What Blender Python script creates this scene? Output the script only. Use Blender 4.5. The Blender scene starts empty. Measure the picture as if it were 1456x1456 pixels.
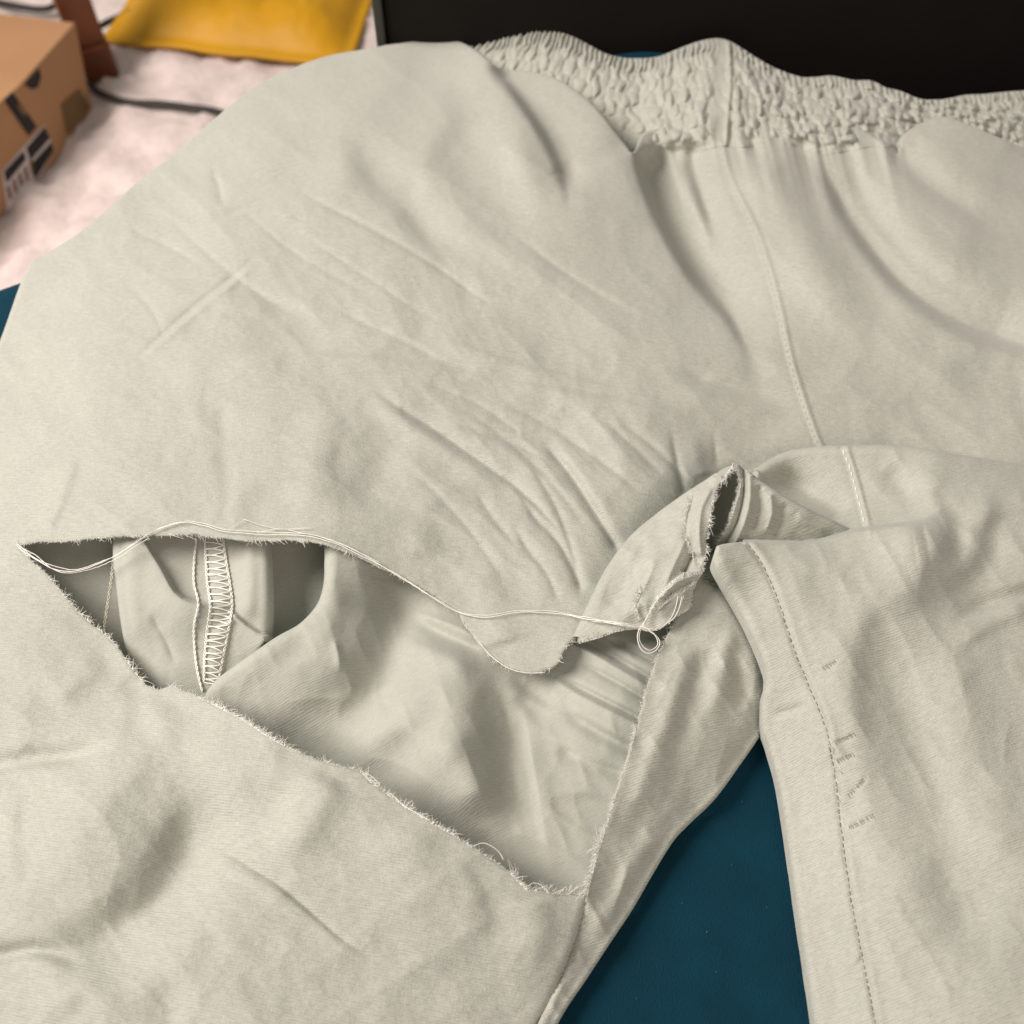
import bpy, bmesh, math, random
import numpy as np
from mathutils import Vector, noise as mnoise

random.seed(7)
rng = np.random.default_rng(7)
scene = bpy.context.scene
COL = scene.collection

# ------------------------------------------------------------------ camera
PITCH = math.radians(57.0)          # down from the horizon
FOV = math.radians(54.0)
CAM_H = 0.355                       # above the bed
FPX = 728.0 / math.tan(FOV / 2)
cam_d = bpy.data.cameras.new('camera')
cam = bpy.data.objects.new('camera', cam_d)
COL.objects.link(cam)
cam.location = (0, 0, CAM_H)
cam.rotation_euler = (math.pi / 2 - PITCH, 0, 0)
cam_d.lens = 5.1
cam_d.sensor_width = 2 * 5.1 * math.tan(FOV / 2)
cam_d.clip_start = 0.01
cam_d.clip_end = 50
cam_d.dof.use_dof = True
cam_d.dof.aperture_fstop = 1.6
cam_d.dof.focus_distance = 0.365
scene.camera = cam

# ------------------------------------------------------------------ room light
world = bpy.data.worlds.new('World')
scene.world = world
world.use_nodes = True
bg = world.node_tree.nodes['Background']
bg.inputs[0].default_value = (.98, 1.0, 0.89, 1)
bg.inputs[1].default_value = 0.30


def area_light(name, loc, target, size, power, color):
    d = bpy.data.lights.new(name, 'AREA')
    d.shape = 'DISK'
    d.size = size
    d.energy = power
    d.color = color
    o = bpy.data.objects.new(name, d)
    o.location = loc
    o.rotation_euler = (Vector(target) - Vector(loc)).to_track_quat('-Z', 'Y').to_euler()
    COL.objects.link(o)
    return o


area_light('ceiling_lamp', (-1.30, .34, 1.20), (0, .35, 0), 1.0, 50, (1.0, .895, .84))
area_light('pink_fill_lamp', (.75, -1.0, 1.45), (.1, .3, 0), .9, 11, (1.0, .78, .69))  # added weak pink fill from the camera side, no such lamp seen

vs = scene.view_settings
vs.view_transform = 'Standard'
vs.look = 'None'
vs.exposure = 0.05
vs.gamma = 1.0

# ------------------------------------------------------------------ projection helpers
SP, CP = math.sin(PITCH), math.cos(PITCH)


def rays(u, v):
    a = (np.asarray(u, float) - 728) / FPX
    b = (728 - np.asarray(v, float)) / FPX
    return a, CP + b * SP, -SP + b * CP


def unproj(u, v, z):
    """point of height z (m) seen at photo position (u, v)"""
    dx, dy, dz = rays(u, v)
    t = (np.asarray(z, float) - CAM_H) / dz
    return np.stack([dx * t, dy * t, CAM_H + dz * t], -1)


def at(u, v, z):
    return Vector(unproj(u, v, z).tolist())


def on_plane(u, v, p0, n):
    dx, dy, dz = rays(u, v)
    d = Vector((float(dx), float(dy), float(dz)))
    o = Vector((0, 0, CAM_H))
    t = (p0 - o).dot(n) / d.dot(n)
    return o + d * t


# ------------------------------------------------------------------ object helpers
def tag(o, label=None, cat=None, group=None, kind=None):
    if label: o['label'] = label
    if cat: o['category'] = cat
    if group: o['group'] = group
    if kind: o['kind'] = kind
    return o


def empty(name, loc=(0, 0, 0)):
    o = bpy.data.objects.new(name, None)
    o.location = loc
    o.empty_display_size = .05
    COL.objects.link(o)
    return o


def link(name, me, mat, parent=None, smooth=True):
    if mat: me.materials.append(mat)
    o = bpy.data.objects.new(name, me)
    COL.objects.link(o)
    if parent is not None:
        o.parent = parent
        o.matrix_parent_inverse = world_of(parent).inverted()
    if smooth:
        me.polygons.foreach_set('use_smooth', np.ones(len(me.polygons), bool))
    return o


def world_of(o):
    from mathutils import Matrix
    m = Matrix.LocRotScale(o.location, o.rotation_euler, o.scale)
    if o.parent is not None:
        m = world_of(o.parent) @ o.matrix_parent_inverse @ m
    return m


def mesh_np(name, verts, quads):
    me = bpy.data.meshes.new(name)
    quads = np.asarray(quads, np.int32)
    k = quads.shape[1]
    me.vertices.add(len(verts))
    me.vertices.foreach_set('co', np.asarray(verts, np.float32).ravel())
    me.loops.add(quads.size)
    me.loops.foreach_set('vertex_index', quads.ravel())
    me.polygons.add(len(quads))
    me.polygons.foreach_set('loop_start', np.arange(len(quads), dtype=np.int32) * k)
    me.update(calc_edges=True)
    me.validate()
    return me


# ------------------------------------------------------------------ curves, noise
def cr(pts, step=6.0):
    """Catmull-Rom resample of a polyline"""
    p = np.asarray(pts, float)
    if len(p) == 2:
        n = max(2, int(np.hypot(*(p[1] - p[0])[:2]) / step) + 1)
        return p[0] + (p[1] - p[0]) * np.linspace(0, 1, n)[:, None]
    q = np.vstack([2 * p[0] - p[1], p, 2 * p[-1] - p[-2]])
    out = []
    for i in range(1, len(q) - 2):
        n = max(1, int(np.hypot(*(q[i + 1] - q[i])[:2]) / step))
        t = (np.arange(n) / n)[:, None]
        a, b, c, d = q[i - 1], q[i], q[i + 1], q[i + 2]
        out.append(.5 * ((2 * b) + (c - a) * t + (2 * a - 5 * b + 4 * c - d) * t ** 2 + (3 * b - a - 3 * c + d) * t ** 3))
    out.append(p[-1][None])
    return np.vstack(out)


def lin(pts, step=2.5):
    p = np.asarray(pts, float)
    out = []
    for a, b in zip(p[:-1], p[1:]):
        n = max(1, int(np.hypot(*(b - a)[:2]) / step))
        out.append(a + (b - a) * (np.arange(n) / n)[:, None])
    out.append(p[-1][None])
    return np.vstack(out)


def vnoise(x, y, seed=0):
    xi, yi = np.floor(x).astype(np.int64), np.floor(y).astype(np.int64)
    fx, fy = x - xi, y - yi
    fx = fx * fx * fx * (fx * (fx * 6 - 15) + 10)
    fy = fy * fy * fy * (fy * (fy * 6 - 15) + 10)

    def h(a, b):
        n = (a * 374761393 + b * 668265263 + seed * 1274126177) & 0x7fffffff
        n = ((n ^ (n >> 13)) * 1274126177) & 0x7fffffff
        n = n ^ (n >> 16)
        return (n & 0xffff) / 32767.5 - 1.0
    return (h(xi, yi) * (1 - fx) + h(xi + 1, yi) * fx) * (1 - fy) + (h(xi, yi + 1) * (1 - fx) + h(xi + 1, yi + 1) * fx) * fy


class TPS:
    def __init__(s, pts):
        p = np.asarray(pts, float)
        s.c = p[:, :2] / 1000
        n = len(p)
        r = np.hypot(s.c[:, None, 0] - s.c[None, :, 0], s.c[:, None, 1] - s.c[None, :, 1])
        K = s.k(r) + np.eye(n) * 1e-5
        P = np.hstack([np.ones((n, 1)), s.c])
        A = np.zeros((n + 3, n + 3))
        A[:n, :n] = K; A[:n, n:] = P; A[n:, :n] = P.T
        s.w = np.linalg.solve(A, np.concatenate([p[:, 2], np.zeros(3)]))

    @staticmethod
    def k(r):
        return np.where(r > 1e-9, r * r * np.log(np.maximum(r, 1e-9)), 0)

    def __call__(s, u, v):
        u = np.asarray(u, float) / 1000; v = np.asarray(v, float) / 1000
        n = len(s.c)
        z = s.w[n] + s.w[n + 1] * u + s.w[n + 2] * v
        for i in range(n):
            z = z + s.w[i] * s.k(np.hypot(u - s.c[i, 0], v - s.c[i, 1]))
        return z


def polydist(u, v, pts):
    """distance to a polyline, signed side (right of travel > 0), running parameter"""
    best = np.full(u.shape, 1e9); side = np.zeros(u.shape); par = np.zeros(u.shape)
    p = np.asarray(pts)[:, :2]
    L = np.concatenate([[0], np.cumsum(np.hypot(*np.diff(p, axis=0).T))])
    for i in range(len(p) - 1):
        d = p[i + 1] - p[i]; l2 = d @ d
        if l2 < 1e-9: continue
        x = u - p[i, 0]; y = v - p[i, 1]
        t = np.clip((x * d[0] + y * d[1]) / l2, 0, 1)
        dd = np.hypot(x - t * d[0], y - t * d[1])
        m = dd < best
        best = np.where(m, dd, best)
        side = np.where(m, d[0] * y - d[1] * x, side)
        par = np.where(m, (L[i] + t * np.sqrt(l2)) / L[-1], par)
    return best, side, par


class R:
    """fold: polyline, height in mm, width left / right of travel in px, share of each end that fades"""
    def __init__(s, pts, amp, wl, wr=None, ends=(.25, .25), sharp=2.0, keep=False):
        s.p = cr(pts, 12); s.a = amp; sharp = 1.35 if (sharp == 2.0 and max(wl, wr or 0) <= 10 and abs(amp) > .5) else sharp; s.wl = wl; s.wr = wl if wr is None else wr
        s.e = ends; s.sharp = sharp
        if sharp == 1.35: s.wl *= .74; s.wr *= .74
        d = s.p[-1] - s.p[0]
        if d[1] > 0 and d[1] > .6 * abs(d[0]) and not keep: s.wl, s.wr = s.wr, s.wl   # widths named as seen: left, right

    def add(s, u, v, z):
        m = 3 * max(s.wl, s.wr) + 4
        lo, hi = s.p.min(0) - m, s.p.max(0) + m
        k = (u > lo[0]) & (u < hi[0]) & (v > lo[1]) & (v < hi[1])
        if not k.any(): return
        d, sd, t = polydist(u[k], v[k], s.p)
        w = np.where(sd < 0, s.wl, s.wr)
        f = np.exp(-np.power(d / w, s.sharp))
        tp = np.ones_like(t)
        if s.e[0] > 0: tp = tp * np.clip(t / s.e[0], 0, 1)
        if s.e[1] > 0: tp = tp * np.clip((1 - t) / s.e[1], 0, 1)
        tp = tp * tp * (3 - 2 * tp)
        z[k] += s.a * f * tp


class B:
    """bump or dent: centre, radii in px, turn in degrees, mm"""
    def __init__(s, u, v, ru, rv, ang, amp):
        s.q = (u, v, ru, rv, math.radians(ang), amp)

    def add(s, u, v, z):
        cu, cv, ru, rv, a, amp = s.q
        x = (u - cu) * math.cos(a) + (v - cv) * math.sin(a)
        y = -(u - cu) * math.sin(a) + (v - cv) * math.cos(a)
        z += amp * np.exp(-(x / ru) ** 2 - (y / rv) ** 2)


class N:
    """fine crumple: wavelength px, mm"""
    def __init__(s, wl, amp, seed, stretch=1.0, ang=0, ridged=False):
        s.q = (wl, amp, seed, stretch, math.radians(ang), ridged)

    def add(s, u, v, z):
        wl, amp, seed, st, a, rd = s.q
        x = (u * math.cos(a) + v * math.sin(a)) / (wl * st)
        y = (-u * math.sin(a) + v * math.cos(a)) / wl
        n = vnoise(x + .37 * vnoise(x * .7, y * .7, seed + 5), y, seed)
        z += amp * ((.6 - 2 * np.abs(n)) if rd else n)


class F:
    def __init__(s, fn): s.fn = fn
    def add(s, u, v, z): z += s.fn(u, v)


# ------------------------------------------------------------------ cloth sheet
class Sheet:
    def __init__(s, tps, feats):
        s.tps = TPS(tps); s.feats = feats

    def z(s, u, v):
        u = np.asarray(u, float); v = np.asarray(v, float)
        sh = u.shape
        u = np.atleast_1d(u).ravel(); v = np.atleast_1d(v).ravel()
        z = s.tps(u, v)
        for f in s.feats: f.add(u, v, z)
        return z.reshape(sh)

    def pt(s, u, v, lift=0.0):
        return unproj(u, v, (s.z(u, v) + lift) / 1000)

    def build(s, name, outline, mat, parent, step=2.5, zmin=.6):
        """outline: list of (kind, points): torn, roll<mm>, edge, hide"""
        P, K = [], []
        for kind, pts in outline:
            if kind == 'torn':
                q = lin(pts, 2.5)
                d = np.gradient(q, axis=0); nrm = np.stack([-d[:, 1], d[:, 0]], 1)
                nrm /= np.maximum(np.hypot(*nrm.T), 1e-6)[:, None]
                x = np.cumsum(np.hypot(*d.T))
                sd = int(abs(q[0, 0] * 7 + q[0, 1])) % 1000
                j = 2.2 * vnoise(x / 22, x * 0 + .5, sd) + 1.5 * vnoise(x / 7, x * 0 + 3.5, sd)
                j *= np.clip(np.minimum(np.arange(len(q)), np.arange(len(q))[::-1]) / 4, 0, 1)
                q = q + nrm * j[:, None]
            else:
                q = cr(pts, 5)
            P.append(q); K += [kind] * len(q)
        P = np.vstack(P)
        ar_ = .5 * np.sum(P[:, 0] * np.roll(P[:, 1], -1) - np.roll(P[:, 0], -1) * P[:, 1])
        T_ = np.roll(P, -2, 0) - np.roll(P, 2, 0)
        T_ = np.stack([T_[:, 1], -T_[:, 0]], 1) * (1 if ar_ > 0 else -1)
        T_ /= np.maximum(np.hypot(*T_.T), 1e-6)[:, None]
        w_ = unproj(P[:, 0], P[:, 1], .015); dep_ = w_[:, 1] * CP + (CAM_H - .015) * SP
        ri_ = np.array([float(k[4:]) / 1000 if k.startswith('roll') else 0 for k in K])
        fac = .75 * np.abs(T_[:, 0]) + np.where(T_[:, 1] < 0, .2, .75) * np.abs(T_[:, 1])
        P = P - T_ * (fac * ri_ * FPX / dep_)[:, None]
        lo, hi = P.min(0), P.max(0)
        us = np.arange(lo[0] - step, hi[0] + 2 * step, step)
        vv = np.arange(lo[1] - step, hi[1] + 2 * step, step)
        U, V = np.meshgrid(us, vv)
        ins = np.zeros(U.shape, bool)
        x1, y1 = P[:, 0], P[:, 1]; x2, y2 = np.roll(x1, -1), np.roll(y1, -1)
        for a, b, c, d in zip(x1, y1, x2, y2):       # even-odd test, row by row
            if b == d: continue
            rws = np.where((vv >= min(b, d)) & (vv < max(b, d)))[0]
            for r in rws:
                xc = a + (vv[r] - b) / (d - b) * (c - a)
                k = int(np.searchsorted(us, xc))
                ins[r, :k] ^= True
        cell = ins[:-1, :-1] & ins[1:, :-1] & ins[:-1, 1:] & ins[1:, 1:]
        # drop cells hanging by a corner: keep those with an edge neighbour
        nb = np.zeros(cell.shape, int)
        nb[1:] += cell[:-1]; nb[:-1] += cell[1:]; nb[:, 1:] += cell[:, :-1]; nb[:, :-1] += cell[:, 1:]
        cell &= nb >= 2
        ny, nx = U.shape
        idx = np.arange(ny * nx).reshape(ny, nx)
        quads = np.stack([idx[1:, :-1][cell], idx[1:, 1:][cell], idx[:-1, 1:][cell], idx[:-1, :-1][cell]], 1)
        e = np.concatenate([quads[:, [0, 1]], quads[:, [1, 2]], quads[:, [2, 3]], quads[:, [3, 0]]])
        key = np.sort(e, 1); kk = key[:, 0] * (ny * nx) + key[:, 1]
        _, inv, cnt = np.unique(kk, return_inverse=True, return_counts=True)
        be = e[cnt[inv] == 1]
        u, v = U.ravel().copy(), V.ravel().copy()
        bv = np.unique(be)
        # snap the rim to the outline
        bu, bw = u[bv], v[bv]
        best = np.full(len(bv), 1e9); nu, nv = bu.copy(), bw.copy(); seg = np.zeros(len(bv), int)
        for i in range(len(P)):
            a = P[i]; d = P[(i + 1) % len(P)] - a; l2 = d @ d
            if l2 < 1e-9: continue
            t = np.clip(((bu - a[0]) * d[0] + (bw - a[1]) * d[1]) / l2, 0, 1)
            px, py = a[0] + t * d[0], a[1] + t * d[1]
            dd = np.hypot(bu - px, bw - py)
            m = dd < best
            best[m] = dd[m]; nu[m] = px[m]; nv[m] = py[m]; seg[m] = i
        u[bv], v[bv] = nu, nv
        used = np.unique(quads)
        rm = np.full(ny * nx, -1); rm[used] = np.arange(len(used))
        quads = rm[quads]; be = rm[be]
        bvr = rm[bv]
        u, v = u[used], v[used]
        z = s.z(u, v)
        co = unproj(u, v, np.maximum(z, zmin) / 1000)
        # outward direction at the rim, in the plane of the bed
        ctr = np.zeros((len(u), 2)); cn = np.zeros(len(u))
        qc = co[quads].mean(1)[:, :2]
        for k in range(4):
            np.add.at(ctr, quads[:, k], qc); np.add.at(cn, quads[:, k], 1)
        # smooth tangent of the outline -> normal
        T = np.roll(P, -2, 0) - np.roll(P, 2, 0)
        Tn = np.stack([T[:, 1], -T[:, 0]], 1)
        Tn /= np.maximum(np.hypot(*Tn.T), 1e-6)[:, None]
        area = .5 * np.sum(x1 * y2 - x2 * y1)
        if area < 0: Tn = -Tn
        on = Tn[seg]
        zb = co[bvr, 2]
        p1 = unproj(u[bvr] + on[:, 0], v[bvr] + on[:, 1], zb)
        od = (p1 - co[bvr])[:, :2]
        od /= np.maximum(np.hypot(*od.T), 1e-9)[:, None]
        kinds = np.array([K[i] for i in seg])
        rr = np.array([float(k[4:]) / 1000 if k.startswith('roll') else 0 for k in kinds])
        rows = 6
        allv = [co]; prev = bvr; q2 = []
        pos = np.full(len(u), -1); pos[bvr] = np.arange(len(bvr))
        pa, pb = pos[be[:, 0]], pos[be[:, 1]]
        off = len(u)
        for k in range(1, rows + 1):
            ph = k / rows * math.pi * .62
            isr = rr > 0
            out = np.where(isr, rr * np.sin(ph), .0001)
            dn = np.where(isr, rr * (1 - np.cos(ph)) * 1.1, .0006 * min(1, k / 2) + .00015 * max(0, k - 2))
            out = np.where(isr | (k < 3), out, .0001 - .00007 * (k - 2))
            w = co[bvr].copy()
            w[:, :2] += od * out[:, None]
            w[:, 2] = np.maximum(w[:, 2] - dn, .0004)
            if k == rows: w[:, 2] = np.where(isr, np.maximum(.0004, w[:, 2] - rr * 1.5), w[:, 2])
            allv.append(w)
            cur = off + np.arange(len(bvr))
            q2.append(np.stack([cur[pa], cur[pb], prev[pb], prev[pa]], 1))
            prev = cur; off += len(bvr)
        verts = np.vstack(allv)
        quads = np.vstack([quads] + q2)
        me = mesh_np(name, verts, quads)
        o = link(name, me, mat, parent)
        s.obj = o
        return o


# ------------------------------------------------------------------ thread geometry
class Tubes:
    """many thin tubes gathered in one mesh"""
    def __init__(s): s.v = []; s.f = []; s.n = 0

    def add(s, pts, rad, sides=5, taper=False):
        pts = np.asarray(pts, float); n = len(pts)
        t = np.gradient(pts, axis=0); t /= np.maximum(np.linalg.norm(t, axis=1), 1e-12)[:, None]
        ref = np.where(np.abs(t[:, 2:3]) > .9, np.array([[1., 0, 0]]), np.array([[0, 0, 1.]]))
        a = np.cross(t, ref); a /= np.maximum(np.linalg.norm(a, axis=1), 1e-12)[:, None]
        b = np.cross(t, a)
        r = np.full(n, rad)
        if taper: r = rad * np.linspace(1, .35, n)
        else: r[0] *= .6; r[-1] *= .6
        ang = np.arange(sides) / sides * 2 * math.pi
        ring = pts[:, None] + r[:, None, None] * (a[:, None] * np.cos(ang)[None, :, None] + b[:, None] * np.sin(ang)[None, :, None])
        s.v.append(ring.reshape(-1, 3))
        i = np.arange(n - 1)[:, None]; k = np.arange(sides)[None]; k2 = (k + 1) % sides
        q = np.stack([i * sides + k, i * sides + k2, (i + 1) * sides + k2, (i + 1) * sides + k], -1).reshape(-1, 4) + s.n
        s.f.append(q); s.n += n * sides

    def build(s, name, mat, parent, kind=None):
        me = mesh_np(name, np.vstack(s.v), np.vstack(s.f))
        o = link(name, me, mat, parent)
        if kind: o['kind'] = kind
        return o


def frays(sheet, pts, name, mat, parent, dens=.55, lmin=3, lmax=12, rad=.00009, out=1, lift=0.0):
    """fibres standing out of a torn edge; out = +1 right of travel, -1 left"""
    tb = Tubes()
    for seg in (pts if isinstance(pts[0][0], (list, tuple)) else [pts]):
        q = lin(seg, 1.0)
        d = np.gradient(cr(q[::6], 3) if len(q) > 30 else q, axis=0)
        dq = np.gradient(q, axis=0)
        n = int(len(q) * dens)
        for _ in range(n):
            i = rng.integers(0, len(q))
            tx, ty = dq[i] / max(1e-6, np.hypot(*dq[i]))
            nx, ny = -ty * out, tx * out
            clump = max(0, .45 + 1.0 * float(vnoise(np.array(i / 14.), np.array(1.5 + len(q) % 7), 3)))
            if rng.random() > .35 + clump: continue
            L = lmin + (lmax - lmin) * rng.random() ** 2.2 * (.4 + clump)
            al = rng.normal(0, .75)
            cu = rng.normal(0, .35)
            k = 4
            s_ = np.linspace(-1.5, L, k)
            bend = cu * (np.linspace(0, 1, k) ** 2) * L
            uu = q[i, 0] + nx * s_ + tx * (al * s_ + bend)
            vv = q[i, 1] + ny * s_ + ty * (al * s_ + bend)
            zb = float(sheet.z(q[i, 0], q[i, 1])) + lift
            zz = zb - .1 + np.linspace(0, 1, k) * rng.normal(.2, .5) * L * .3
            tb.add(unproj(uu, vv, np.maximum(zz, .5) / 1000), rad * 1.35 * rng.uniform(.7, 1.35), 3, True)
    return tb.build(name, mat, parent, 'stuff')


def stitch_row(sheet, pts, name, mat, parent, length=8, gap=3, rad=.00022, lift=.12, jit=.5, skip=0):
    tb = Tubes()
    q = cr(pts, 1.0)
    L = np.concatenate([[0], np.cumsum(np.hypot(*np.diff(q, axis=0).T))])
    x = 0
    while x + length < L[-1]:
        if rng.random() >= skip:
            ss = np.linspace(x, x + length, 5)
            uu = np.interp(ss, L, q[:, 0]) + rng.normal(0, jit)
            vv = np.interp(ss, L, q[:, 1])
            zz = sheet.z(uu, vv) + lift + np.array([-.28, .1, .16, .1, -.28])
            tb.add(unproj(uu, vv, zz / 1000), rad, 5)
        x += length + gap
    return tb.build(name, mat, parent, 'stuff')


# ------------------------------------------------------------------ materials
def nodes(name):
    m = bpy.data.materials.new(name); m.use_nodes = True
    nt = m.node_tree
    return m, nt, nt.nodes['Principled BSDF']


def cloth_mat(name, col, rot=0.0, col2=None, weave=1.0, spec=.15, translucent=.10, sheen=.25):
    m, nt, bs = nodes(name)
    L = nt.links.new
    tc = nt.nodes.new('ShaderNodeTexCoord')
    mp = nt.nodes.new('ShaderNodeMapping'); mp.inputs['Rotation'].default_value = (0, 0, rot)
    L(tc.outputs['Object'], mp.inputs['Vector'])

    def nz(scale, detail, rough, vec=None, sc=None):
        n = nt.nodes.new('ShaderNodeTexNoise'); n.inputs['Scale'].default_value = scale
        n.inputs['Detail'].default_value = detail; n.inputs['Roughness'].default_value = rough
        if sc:
            mm = nt.nodes.new('ShaderNodeMapping'); mm.inputs['Scale'].default_value = sc
            L(mp.outputs[0], mm.inputs[0]); L(mm.outputs[0], n.inputs['Vector'])
        else:
            L(mp.outputs[0], n.inputs['Vector'])
        return n
    big = nz(14, 4, .6)
    weft = nz(1, 3, .6, sc=(330, 1750, 300))
    warp = nz(1, 3, .6, sc=(2100, 420, 300))
    fuzz = nz(1500, 3, .75)
    mid = nz(95, 4, .65)
    ramp = nt.nodes.new('ShaderNodeMixRGB'); ramp.blend_type = 'MIX'
    cr_ = nt.nodes.new('ShaderNodeMapRange'); cr_.inputs[1].default_value = .35; cr_.inputs[2].default_value = .65
    L(big.outputs['Fac'], cr_.inputs[0]); L(cr_.outputs[0], ramp.inputs['Fac'])
    c2 = col2 or tuple(c * .93 for c in col)
    ramp.inputs['Color1'].default_value = (*col, 1); ramp.inputs['Color2'].default_value = (*c2, 1)
    add = nt.nodes.new('ShaderNodeMath'); add.operation = 'MULTIPLY_ADD'; add.inputs[1].default_value = 1.0
    hw_ = nt.nodes.new('ShaderNodeMath'); hw_.operation = 'MULTIPLY'; hw_.inputs[1].default_value = .55
    L(warp.outputs['Fac'], hw_.inputs[0]); add.inputs[1].default_value = 1.45
    L(weft.outputs['Fac'], add.inputs[0]); L(hw_.outputs[0], add.inputs[2])
    add2 = nt.nodes.new('ShaderNodeMath'); add2.operation = 'ADD'
    L(add.outputs[0], add2.inputs[0]); L(fuzz.outputs['Fac'], add2.inputs[1])
    wv = nt.nodes.new('ShaderNodeTexWave'); wv.bands_direction = 'Y'
    wv.inputs['Scale'].default_value = 400; wv.inputs['Distortion'].default_value = 2.6; wv.inputs['Detail'].default_value = 3
    wv.inputs['Detail Scale'].default_value = .35; wv.inputs['Detail Roughness'].default_value = .6
    L(mp.outputs[0], wv.inputs['Vector'])
    wm = nt.nodes.new('ShaderNodeMath'); wm.operation = 'MULTIPLY_ADD'; wm.inputs[1].default_value = .38; 
    L(wv.outputs['Fac'], wm.inputs[0]); L(add2.outputs[0], wm.inputs[2])
    ws_ = nt.nodes.new('ShaderNodeMath'); ws_.operation = 'SUBTRACT'; ws_.inputs[1].default_value = .19
    L(wm.outputs[0], ws_.inputs[0]); add2 = ws_
    mr = nt.nodes.new('ShaderNodeMapRange')
    mr.inputs[1].default_value = 1.0; mr.inputs[2].default_value = 2.0
    mr.inputs[3].default_value = 1 - .17 * weave; mr.inputs[4].default_value = 1 + .15 * weave
    L(add2.outputs[0], mr.inputs[0])
    mul = nt.nodes.new('ShaderNodeMixRGB'); mul.blend_type = 'MULTIPLY'; mul.inputs['Fac'].default_value = 1
    L(ramp.outputs[0], mul.inputs['Color1']); L(mr.outputs[0], mul.inputs['Color2'])
    L(mul.outputs[0], bs.inputs['Base Color'])
    bs.inputs['Roughness'].default_value = .88
    bs.inputs['Specular IOR Level'].default_value = spec
    bs.inputs['Sheen Weight'].default_value = sheen
    bs.inputs['Sheen Roughness'].default_value = .5
    b1 = nt.nodes.new('ShaderNodeBump'); b1.inputs['Strength'].default_value = .6 * weave; b1.inputs['Distance'].default_value = .0003
    L(add2.outputs[0], b1.inputs['Height'])
    b2 = nt.nodes.new('ShaderNodeBump'); b2.inputs['Strength'].default_value = .09; b2.inputs['Distance'].default_value = .0014
    L(mid.outputs['Fac'], b2.inputs['Height']); L(b1.outputs[0], b2.inputs['Normal'])
    L(b2.outputs[0], bs.inputs['Normal'])
    if translucent > 0:
        tr = nt.nodes.new('ShaderNodeBsdfTranslucent'); L(mul.outputs[0], tr.inputs['Color'])
        mx = nt.nodes.new('ShaderNodeMixShader'); mx.inputs[0].default_value = translucent
        L(bs.outputs[0], mx.inputs[1]); L(tr.outputs[0], mx.inputs[2])
        L(mx.outputs[0], nt.nodes['Material Output'].inputs['Surface'])
    return m


def plain(name, col, rough=.6, spec=.3, var=.1, scale=30, bump=0, bscale=200):
    m, nt, bs = nodes(name)
    L = nt.links.new
    tc = nt.nodes.new('ShaderNodeTexCoord')
    n = nt.nodes.new('ShaderNodeTexNoise'); n.inputs['Scale'].default_value = scale; n.inputs['Detail'].default_value = 5
    L(tc.outputs['Object'], n.inputs['Vector'])
    mr = nt.nodes.new('ShaderNodeMapRange'); mr.inputs[1].default_value = .3; mr.inputs[2].default_value = .7
    mr.inputs[3].default_value = 1 - var; mr.inputs[4].default_value = 1 + var
    L(n.outputs['Fac'], mr.inputs[0])
    mul = nt.nodes.new('ShaderNodeMixRGB'); mul.blend_type = 'MULTIPLY'; mul.inputs['Fac'].default_value = 1
    mul.inputs['Color1'].default_value = (*col, 1); L(mr.outputs[0], mul.inputs['Color2'])
    L(mul.outputs[0], bs.inputs['Base Color'])
    bs.inputs['Roughness'].default_value = rough; bs.inputs['Specular IOR Level'].default_value = spec
    if bump:
        n2 = nt.nodes.new('ShaderNodeTexNoise'); n2.inputs['Scale'].default_value = bscale; n2.inputs['Detail'].default_value = 4
        L(tc.outputs['Object'], n2.inputs['Vector'])
        b = nt.nodes.new('ShaderNodeBump'); b.inputs['Strength'].default_value = bump; b.inputs['Distance'].default_value = .002
        L(n2.outputs['Fac'], b.inputs['Height']); L(b.outputs[0], bs.inputs['Normal'])
    return m


SAGE = (.474, .489, .430)
M_cloth = cloth_mat('sage_cotton', SAGE, math.radians(10))
M_leg = cloth_mat('sage_cotton_leg', SAGE, math.radians(-18))
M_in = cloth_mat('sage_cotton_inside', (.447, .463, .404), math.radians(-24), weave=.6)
M_thread = plain('pale_thread', (.80, .79, .74), .8, .1, .05)
M_fray = plain('fray_fibre', (.80, .80, .75), .9, .1, .08)
M_shadethread = plain('shade_toned_thread', (.24, .215, .165), .85, .1, .2)  # cloth-coloured thread darkened for the shade in its groove and holes
M_seamthread = plain('seam_thread', (.50, .49, .40), .85, .1, .1)

# ================================================================== the setting
ZF = -.45
carpet_nz = None
n = 150
X, Y = np.meshgrid(np.linspace(-3.2, 3.2, n * 3), np.linspace(.25, 5.5, n * 3))
Z = ZF + .010 * vnoise(X / .035, Y / .035, 2) + .006 * vnoise(X / .013, Y / .013, 4) + .008 * vnoise(X / .09, Y / .09, 8)
nn = n * 3
idx = np.arange(nn * nn).reshape(nn, nn)
q = np.stack([idx[:-1, :-1], idx[:-1, 1:], idx[1:, 1:], idx[1:, :-1]], -1).reshape(-1, 4)
M_carpet = plain('pinkish_white_carpet', (.72, .62, .59), .95, .05, .09, 55, 1.0, 160)
tag(link('carpet', mesh_np('carpet', np.stack([X, Y, Z], -1).reshape(-1, 3), q), M_carpet), kind='structure')

# bed -----------------------------------------------------------------
M_blue = plain('dark_teal_fabric', (.0012, .0275, .046), .8, .12, .12, 60, .35, 1400)
nt = M_blue.node_tree
nt.nodes['Principled BSDF'].inputs['Sheen Weight'].default_value = .12
nt.nodes['Principled BSDF'].inputs['Sheen Tint'].default_value = (.05, .35, .6, 1)
e0 = at(0, 390, -.004); e1 = at(545, 196, -.004)
dirL = (e1 - e0).normalized()
YB = at(900, 113, 0).y
tt = (YB - e0.y) / dirL.y
corner = e0 + dirL * tt
p_near = e0 - dirL * 1.2


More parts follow.
